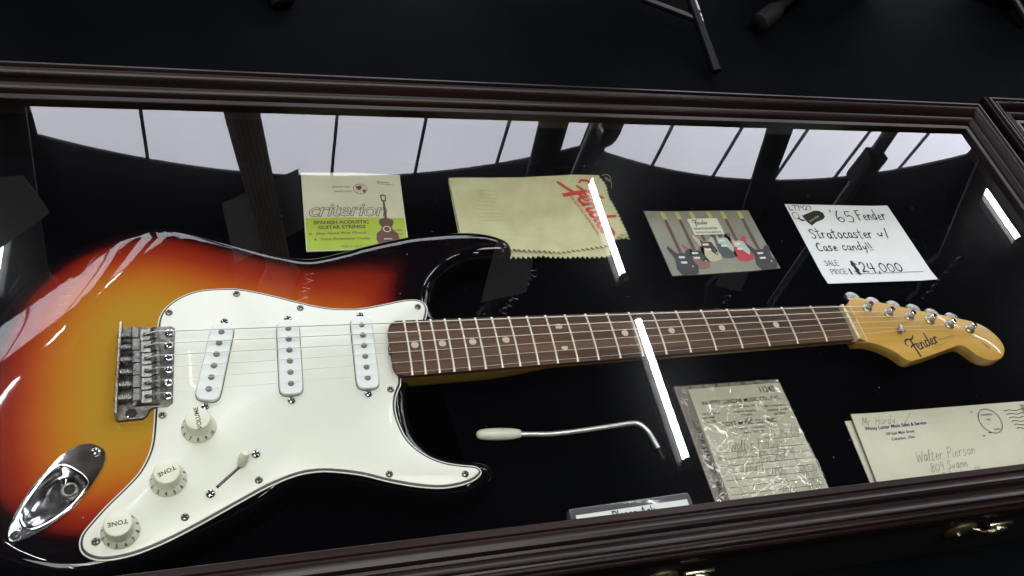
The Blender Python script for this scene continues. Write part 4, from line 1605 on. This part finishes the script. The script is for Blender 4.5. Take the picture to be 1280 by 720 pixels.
pr = Print(sh.pos, .45)
pr.poly([(15.5, H - 18.5), (27, H - 14), (37, H - 10.0), (44, H - 10.2), (48.5, H - 13.5), (48, H - 20), (43, H - 24.0), (31, H - 28.5), (22, H - 34.0), (18, H - 28)])
pr.ring(6.6, H - 18.5, 4.2, .8, 24, 1.25)
pr.stroke([(9, H - 22), (11.5, H - 25.5), (15, H - 25.5)], 2.4)
pr.build('printed_tag', M['ink'], T)
pr = Print(sh.pos, .6)
pr.text('jimmy wallace', 22.5, H - 28.6, 4.3, 27, bold=.09, shear=.1, sx=.80)
pr.build('tag_lettering', mat('gold green print', (0.40, 0.40, 0.10), .6), T)

# receipt in a crinkled clear sleeve on a brown card
sh2 = Sheet((-188.4, -31.2), (-68.8, -31.6), (-64, -172), (-187, -172), thick=1.0)
T = thing('sales_receipt', 'yellowed numbered sales receipt in a crinkled clear sleeve', 'receipt', sh2.base())
sh2.mesh(6).build('backing_card', M['receipt_back'], T)
pr = Print(sh2.pos, .3)
for k, ch in enumerate('STRINGS'):
    pr.text(ch, 16 + k * 15.0, sh2.h - 3.8, 6.5, 0, bold=.15)
pr.text('GUITAR STRINGS', 6.5, sh2.h - 36, 7.5, -90, bold=.12)
pr.text('MADE IN U.S.A.', 6.5, sh2.h - 100, 7.0, -90, bold=.12)
pr.build('card_lettering', M['ink'], T)
sh = Sheet((-175.0, -36.0), (-69.6, -36.2), (-65.2, -172), (-172.5, -172), curl=lambda u, v: .8 * math.sin(v * 7) * .4 + .5, thick=.3, z=FZ + 1.4)
sh.mesh(10).build('receipt_paper', M['receipt_paper'], T)
W, H = sh.w, sh.h
pr = Print(sh.pos, .25)
pr.text('WHITEY LUNZAR MUSIC CO., INC.', W * .5 + 1, H - 18.5, 6.3, 0, bold=.08, align='CENTER', sx=.92)
pr.text('of Columbus, Ohio', W * .52, H - 24, 3.6, align='CENTER')
pr.text('COYT MUSIC CO., INC.', W * .5, H - 42.5, 6.3, bold=.08, align='CENTER', sx=.95)
pr.text('77 S. High St.    Chillicothe, Ohio', W * .5, H - 47.5, 3.4, align='CENTER')
pr.text('Phone 773-2344', W * .5, H - 52, 3.4, bold=.04, align='CENTER')
for k, s_ in enumerate(('110 E. Main St.', '282-7684', '228-2290')):
    pr.text(s_, 4, H - 29 - k * 4.2, 3.5, bold=.03)
for k, s_ in enumerate(('2760 W. Broad St.', '279-2293', '3.27.0')):
    pr.text(s_, W * .5, H - 29.5 - k * 4.2, 3.4, bold=.03, align='CENTER')
for k, s_ in enumerate(('1401 S. Hamilton Rd.', 'Hamilton Center', '237-9914')):
    pr.text(s_, W * .85, H - 26 - k * 4.6, 3.4, bold=.03, align='CENTER')
pr.text('11240', W * .735, H - 9.5, 10.0, bold=.1, sx=.72, space=1.05)
for yy in (60, 69, 76, 83, 90, 97, 104, 111, 118):
    pr.stroke([(3 if yy > 60 else W * .62, H - yy), (W - 3, H - yy)], .4)
for xx in (.14, .62, .8):
    pr.stroke([(W * xx, H - 76), (W * xx, 14)], .35)
pr.text('Name', 4, H - 67.5, 2.8)
pr.text('Address', 4, H - 75, 2.8)
pr.text('Date', W * .58, H - 59, 2.8)
pr.build('printed_form', M['ink'], T)
pr = Print(sh.pos, .35)
pr.hand('9 24 65', W * .66, H - 59, 8.5, .5, slant=.2)
pr.hand('Walter Pierson', 20, H - 68, 9.5, .5, slant=.35, gap=.06)
pr.hand('809 Swann', 24, H - 75.5, 7.5, .45, slant=.3, gap=.06)
pr.hand('Columbus', 62, H - 75.5, 7.0, .45, slant=.3, gap=.06)
pr.hand('1 Strat 2986', 38, H - 82.5, 7.0, .45, slant=.25, gap=.06)
pr.hand('Sunburst', 22, H - 89.5, 7.0, .45, slant=.25, gap=.06)
pr.hand('L77927', 48, H - 96.5, 7.0, .5, slant=.2, gap=.06)
pr.hand('Case', 58, H - 103.5, 6.5, .45, slant=.25, gap=.06)
for k, s_ in enumerate(('289 50', '59 50', '349 00', '10 47')):
    pr.hand(s_, W * .80, H - 96 - k * 7, 6.0, .45, slant=.15, gap=.05)
pr.hand('Paid', W * .52, H - 117, 9, .5, slant=.4, gap=.05)
pr.build('handwriting', M['ink_grey'], T)
q = MB()
n = 44
for j in range(n + 1):
    for i in range(n + 1):
        u, v = i / n, j / n
        X, Y, Z = sh2.pos(u * sh2.w, v * sh2.h)
        q.v.append((X, Y, Z + 2.3 + .7 * math.sin(u * 23 + 3 * math.sin(v * 11)) * math.sin(v * 19 + 2 * math.sin(u * 9)) + random.uniform(-.12, .12)))
for j in range(n):
    for i in range(n):
        a = j * (n + 1) + i
        q.face((a, a + 1, a + n + 2, a + n + 1))
q.build('clear_sleeve', M['sleeve'], T, 80)

# envelopes
sh = Sheet((-13.5, -84.8), (226, -86.5), (216, -176), (-18.5, -176), thick=1.0, curl=lambda u, v: .6)
T = thing('envelope', 'letter envelope showing only its edge under the addressed one', 'envelope', sh.base(), 'old letters')
sh.mesh(8).build('paper', M['envelope_paper'], T)
sh = Sheet((-6.4, -79.6), (226, -82.6), (219, -176), (-15.5, -176), thick=1.2, z=FZ + 2.4, curl=lambda u, v: 4.0 * max(0, .1 - u) * 4 + .8)
T = thing('envelope', 'addressed cream envelope with round postmark under the front rail', 'envelope', sh.base(), 'old letters')
sh.mesh(16).build('paper', M['envelope_paper'], T)
W, H = sh.w, sh.h
pr = Print(sh.pos, .3)
pr.text('Whitey Lunzar Music Sales & Service', 10, H - 18.5, 5.2, 1, shear=.15, bold=.12, sx=1.0)
pr.text('109 East Main Street', 32, H - 25.5, 4.4, 1, shear=.25, bold=.06)
pr.text('Columbus, Ohio', 37, H - 31.5, 4.4, 1, shear=.25, bold=.06)
pr.build('return_address', M['ink_blue'], T)
pr = Print(sh.pos, .4)
pr.hand('Mr. Hardy', 9, H - 13.5, 9.5, .42, slant=.35, gap=.1)
pr.stroke([(60, H - 15), (74, H - 3)], .4)
pr.hand('Walter Pierson', 56, H - 57, 11.5, .5, slant=.35, gap=.1, rot=2)
pr.hand('809 Swann', 68, H - 68.5, 9.5, .45, slant=.35, gap=.14, rot=2)
pr.hand('Columbus Oh', 76, H - 79, 9.5, .45, slant=.35, gap=.1, rot=2)
pr.build('handwriting', M['ink_grey'], T)
pr = Print(sh.pos, .5)
pr.ring(170, H - 20, 14.5, .45, 36, 1.0)
pr.ring(170, H - 20, 13.6, .25, 36, 1.0)
pr.text('COLUMBUS', 160.5, H - 13.5, 3.2, 0)
pr.text('PM', 166.5, H - 19.5, 3.6)
pr.text('OHIO', 169, H - 31, 3.2)
for k in range(6):
    yy = H - 10 - k * 4.3
    pr.stroke([(194 + k * 1.2, yy), (202, yy + 1), (210, yy - .6), (218, yy + .8), (229, yy)], .7)
pr.stroke([(150, H - 8), (153, H - 8)], .7)
pr.stroke([(151, H - 36), (154, H - 36)], .9)
pr.stroke([(160, H - 33), (164, H - 33.5)], .9)
pr.build('postmark', M['ink'], T)
pr = Print(sh.pos, .38)
pr.poly([(W - 14, H - 4), (W - 1.5, H - 4), (W - 1.5, H - 30), (W - 14, H - 30)])
pr.build('stamp', mat('dull green stamp', (0.22, 0.24, 0.17), .7), T)

# tremolo arm
T = thing('tremolo_arm', 'loose chrome tremolo arm with white tip lying below the neck', 'tremolo arm', (-320, -70, FZ))
q = MB()
zz = FZ + 5.6
q.tube([(-397.2, -66.0, zz), (-396.4, -66.1, zz), (-394, -66.3, zz), (-388, -66.7, zz), (-376, -67.6, zz), (-364, -68.4, zz), (-358, -68.8, zz), (-356.4, -68.9, zz)], [.6, 2.6, 4.2, 5.2, 5.6, 5.0, 4.0, 3.2], 18)
q.build('tip', M['knob'], T)
q = MB()
q.tube(spline([(-357, -68.9, FZ + 4.6), (-342, -70.0, FZ + 4.0), (-327, -70.8, FZ + 3.4), (-303, -70.2, FZ + 3), (-280, -69.0, FZ + 3), (-258, -67.6, FZ + 3), (-246, -67.0, FZ + 3), (-239.5, -68.0, FZ + 3.4), (-234.6, -73, FZ + 4), (-231.2, -80.0, FZ + 4), (-227.6, -95.0, FZ + 4)], 2.5, False), 2.35, 12)
q.build('rod', M['arm_chrome'], T)
q = MB()
pts = [(-227.7 + 2.0 * k / 40, -95.0 - 11.8 * k / 40, FZ + 4) for k in range(41)]
q.tube(pts, [2.0 + (.3 if k % 2 else 0) for k in range(41)], 10)
q.build('thread', M['nickel_dark'], T)

# little acrylic notice under the front rail
sh = Sheet((-331.5, -144.0), (-214.8, -141.4), (-213.6, -172), (-330, -175), thick=9.0, z=FZ)
T = thing('notice_block', 'clear acrylic notice block half hidden behind the front rail', 'sign', sh.base())
q = MB()
c4 = [tuple(p) for p in sh.c]
pl = []
for k in range(4):
    p, pv_, nx_ = np.array(c4[k]), np.array(c4[k - 1]), np.array(c4[(k + 1) % 4])
    for t, o_ in ((4, pv_), (1.2, (pv_ + nx_) / 2), (4, nx_)):
        d = (o_ - p) / np.linalg.norm(o_ - p)
        pl.append(tuple(p + d * t))
q.slab(pl, FZ + 9.3, FZ + .3, 1.2, 0, 3)
q.build('block', M['acrylic'], T)
pr = Print(sh.pos, .45)
pr.poly([(5, -1), (sh.w - 4.5, -1), (sh.w - 4.5, sh.h - 6.5), (5, sh.h - 6.5)])
pr.build('paper_insert', M['ask_paper'], T)
pr = Print(sh.pos, .6)
pr.text('Please Ask', sh.w * .5, sh.h - 15.6, 12, bold=.12, align='CENTER', sx=.8)
pr.text('For Assistance', sh.w * .5, sh.h - 29, 13, bold=.12, align='CENTER', sx=.8)
pr.build('lettering', M['ink'], T)

# ------------------------------------------------------------------ guitars on stands behind the case
bodyshape = np.array([(x + 560, y) for x, y in outline])


def stand_guitar(base, head, label, colour, necktone, drop=60):
    """guitar hanging upright on a stand; base and head are points of its neck (mm)"""
    b, h = Vector(base), Vector(head)
    up = (h - b).normalized()
    side = up.cross(Vector((0, 1, 0))).normalized() * -1
    fwd = side.cross(up).normalized()          # towards the back of the guitar
    if fwd.y < 0:
        fwd = -fwd
    t = thing('standing_guitar', label, 'guitar', (b.x, b.y, TABLE_Z), 'guitars on stands behind the case')
    org = b - up * drop

    def P(s, u, d):
        v = org + side * s + up * u + fwd * d
        return (v.x, v.y, v.z)
    q = MB()
    sub = bodyshape[::4]
    ring = lambda d, k: [P(y * k, (x - 130) * 1.0 * k - 60 * (1 - k), d) for x, y in sub]
    q.loops([ring(8, .97), ring(11, 1), ring(47, 1), ring(50, .97)], True, True, True)
    q.build('body', colour, t)
    q = MB()
    L = (h - b).length
    q.loops([[P(s, u, d) for s, d in ((-w, 0), (w, 0), (w, 6), (w * .6, 17), (-w * .6, 17), (-w, 6))] for u, w in ((drop - 20, 28), (L * .5 + drop * .5, 25), (L + drop, 21.5))], True, True, True)
    q.build('neck', necktone, t)
    q = MB()
    hp = [(-21, 0), (-34, 18), (-31, 26), (18, 150), (34, 176), (44, 178), (52, 166), (46, 148), (34, 132), (36, 112), (46, 46), (40, 34), (21, 0)]
    q.loops([[P(-x, L + drop + y, d + 5) for x, y in hp] for d in (0, 13)], True, True, True)
    hd = q.build('headstock', M['rosewood'] if necktone is M['maple_neck'] else necktone, t)
    for k in range(6):
        q = MB()
        s0, u0 = 26 - 8.6 * k, L + drop + 36 + 23 * k
        c = [P(s0, u0, d) for d in (4, -4)]
        q.tube(c, [4.5, 3.2], 10)
        e = [P(s0 + 14, u0 + 4, 14), P(s0 + 30, u0 + 8, 14)]
        q.tube(e, [3, 8], 10)
        q.build('tuner', M['chrome'], hd)
    for k in range(6):
        q = MB()
        q.tube([P(-22 + 9 * k, -140, -9), P(-17 + 6.8 * k, L + drop, -2.5)], .5, 5)
        q.build('string', M['dull_steel'], t)
    return t


def guitar_stand(x, y, zhead, label, legs, yoke):
    t = thing('guitar_stand', label, 'guitar stand', (x, y + 40, TABLE_Z), 'black guitar stands on the table cloth')
    q = MB()
    q.tube([(x, y + 70, TABLE_Z + 120), (x, y + 62, zhead)], 9, 10)
    q.build('pole', M['stand'], t)
    for pts, r, foot in legs:
        q = MB()
        q.tube(pts, r, 10)
        q.build('leg', M['stand'], t)
        if foot:
            a, b = Vector(pts[0]), Vector(pts[1])
            d = (b - a).normalized()
            q = MB()
            q.tube([a - d * 12, a - d * 9, a + d * 30, a + d * 42], [r * 1.2, r * 1.75, r * 1.75, r * 1.25], 12)
            q.build('rubber_foot', M['rubber'], t)
    q = MB()
    q.tube([(x - yoke, y + 10, zhead + 26), (x - yoke, y + 58, zhead + 20), (x, y + 66, zhead + 6), (x + yoke, y + 58, zhead + 20), (x + yoke, y + 10, zhead + 26)], 8, 10)
    q.build('yoke', M['rubber'], t)
    return t


dk = mat('black lacquer', (0.006, 0.005, 0.006), .2, coat=.8)
wine = mat('wine lacquer', (0.06, 0.008, 0.008), .25, coat=.8)
walnut = mat('walnut lacquer', (0.05, 0.02, 0.01), .3, coat=.6)
ebony = mat('ebony neck', (0.010, 0.009, 0.009), .45)
brownneck = noisy('weathered brown neck', (0.30, 0.24, 0.17), (0.42, 0.34, 0.25), 40, .55)
SG = [((-897, 652, 300), (-924, 596, 730), 'dark red guitar on the stand farthest left behind the case', wine, ebony),
      ((-593, 648, 300), (-520, 598, 725), 'walnut guitar with grey brown neck on a stand behind the case', walnut, brownneck),
      ((-68, 650, 300), (-60, 600, 727), 'black guitar on a stand behind the polishing cloth', dk, ebony),
      ((374, 648, 300), (463, 600, 777), 'dark red guitar on a stand behind the price sign', wine, ebony),
      ((903, 656, 300), (1042, 600, 737), 'black guitar on the stand farthest right behind the cases', dk, ebony)]
for i_, (b, h, lab, cm, nm) in enumerate(SG):
    stand_guitar(b, h, lab, cm, nm, -45 if i_ == 2 else 60)
Z0 = TABLE_Z + 8
SG_ST = [(-897, 'guitar stand farthest left under the dark red guitar', []),
         (-593, 'guitar stand with rubber foot seen at the top left', [([(-530, 568, Z0 + 4), (-560, 640, Z0 + 40)], 9, True)]),
         (-68, 'guitar stand with white print on its leg at the top edge', [([(60, 470, Z0 + 2), (48, 590, -40), (25, 720, 20)], 7.2, False), ([(49, 560, -52), (-22, 594, -50), (-68, 640, -20)], 5.2, False)]),
         (374, 'guitar stand with a fat rubber foot lying on the cloth', [([(183, 588, Z0 + 8), (300, 672, Z0 + 34)], 8.5, True)]),
         (903, 'guitar stand farthest right with its leg in the corner', [([(765, 655, Z0), (740, 722, Z0 + 24)], 8, False)])]
for (x, lab, legs), sg in zip(SG_ST, SG):
    y = 655
    legs = legs + [([(x - 120, y + 130, Z0), (x, y + 70, TABLE_Z + 130)], 8, True), ([(x + 120, y + 130, Z0), (x, y + 70, TABLE_Z + 130)], 8, True), ([(x, y + 220, Z0), (x, y + 70, TABLE_Z + 130)], 8, True)]
    st = guitar_stand(x, y, 150, lab, legs, 60)
    if x == -68:
        # worn white maker's print along the upper side of the leg
        q = MB()
        a, b = Vector((48, 590, -40)), Vector((60, 470, Z0 + 2))
        d = (b - a).normalized()
        sd_ = Vector((0.5, 0, .86))
        sd_ = (sd_ - d * sd_.dot(d)).normalized()
        wv = d.cross(sd_)
        for s0, s1, w0, w1 in ((-40, -14, -3.4, 3.2), (-12, 4, -2.6, 3.4), (6, 24, -1.5, 3.6), (30, 36, 0, 3), (38, 44, .5, 2.8)):
            seg = []
            for s_ in (s0, s1):
                for w_ in (w0, w1):
                    p = a + d * s_ + wv * w_ + sd_ * math.sqrt(max(7.5 ** 2 - w_ ** 2, 0))
                    seg.append(tuple(p))
            q.add(seg, [(0, 1, 3, 2)])
        q.build('white_print', M['stand_print'], st)

def display_post(x, y, top, dx, dy, r, label, clamp=None):
    t = thing('display_post', label, 'post', (x, y, TABLE_Z), 'black posts between the guitar stands')
    q = MB()
    q.tube([(x, y, TABLE_Z + 4), (x + dx, y + dy, top)], r, 14)
    q.build('shaft', M['stand'], t)
    q = MB()
    if clamp:
        q.box(x + dx * .55 - 23, x + dx * .55 + 23, y + dy * .55 - 20, y + dy * .55 + 20, clamp[0], clamp[1], 12)
    else:
        q.lathe((x + dx, y + dy, top), [(r, -30), (r + 5, -26), (r + 5, 6), (r - 4, 12)], 16)
    q.build('clamp', M['rubber'], t)


display_post(74, 720, 681, -8, -10, 22, 'thick black post between the two arched windows in the lid reflection')
display_post(732, 760, 1098, 64, -40, 15, 'thin black post with square clamp reflected above the price sign', (533, 622))

# grey price boards hung on the guitars, seen only in the lid glass
for corners, y, lab in (([(-616, 590), (-491, 503), (-476, 656), (-598, 759)], 642, 'tilted grey price board hung at the walnut guitar'),
                        ([(-930, 458), (-886, 451), (-865, 534), (-950, 620)], 575, 'tilted grey price board hung at the dark red guitar far left'),
                        ([(-134, 595), (-54, 601), (-33, 777), (-122, 808)], 566, 'tilted grey price board hung at the black guitar behind the cloth'),
                        ([(401, 712), (469, 729), (487, 805), (408, 776)], 566, 'small grey price board hung at the dark red guitar behind the sign')):
    q = MB()
    cx = sum(p[0] for p in corners) / 4
    cz = sum(p[1] for p in corners) / 4
    q.loops([[(a, y, b) for a, b in corners], [(a, y + 2.0, b) for a, b in corners]], True, True, True)
    tag(q.build('price_board', M['grey_board'], None, base=(cx, y, cz)), lab, 'price board', 'price boards on the standing guitars')

# lint and dust specks on the black velvet
q = MB()
rl = random.Random(3)
for k in range(120):
    x, y = rl.uniform(-420, 290), rl.uniform(-172, 255)
    r_ = rl.choice((.12, .15, .18, .26))
    a = rl.uniform(0, 3.1)
    l = r_ * rl.choice((1, 1, 2, 6))
    c, s_ = math.cos(a), math.sin(a)
    q.add([(x + c * l, y + s_ * l, -55.9), (x - s_ * r_, y + c * r_, -55.9), (x - c * l, y - s_ * l, -55.9), (x + s_ * r_, y - c * r_, -55.9), (x, y, -55.5)], [(0, 1, 4), (1, 2, 4), (2, 3, 4), (3, 0, 4)])
tag(q.build('lint', mat('pale lint', (0.30, 0.30, 0.28), .9), None, base=(0, 0, -56)), 'pale lint specks scattered on the black velvet', 'lint', kind='stuff')
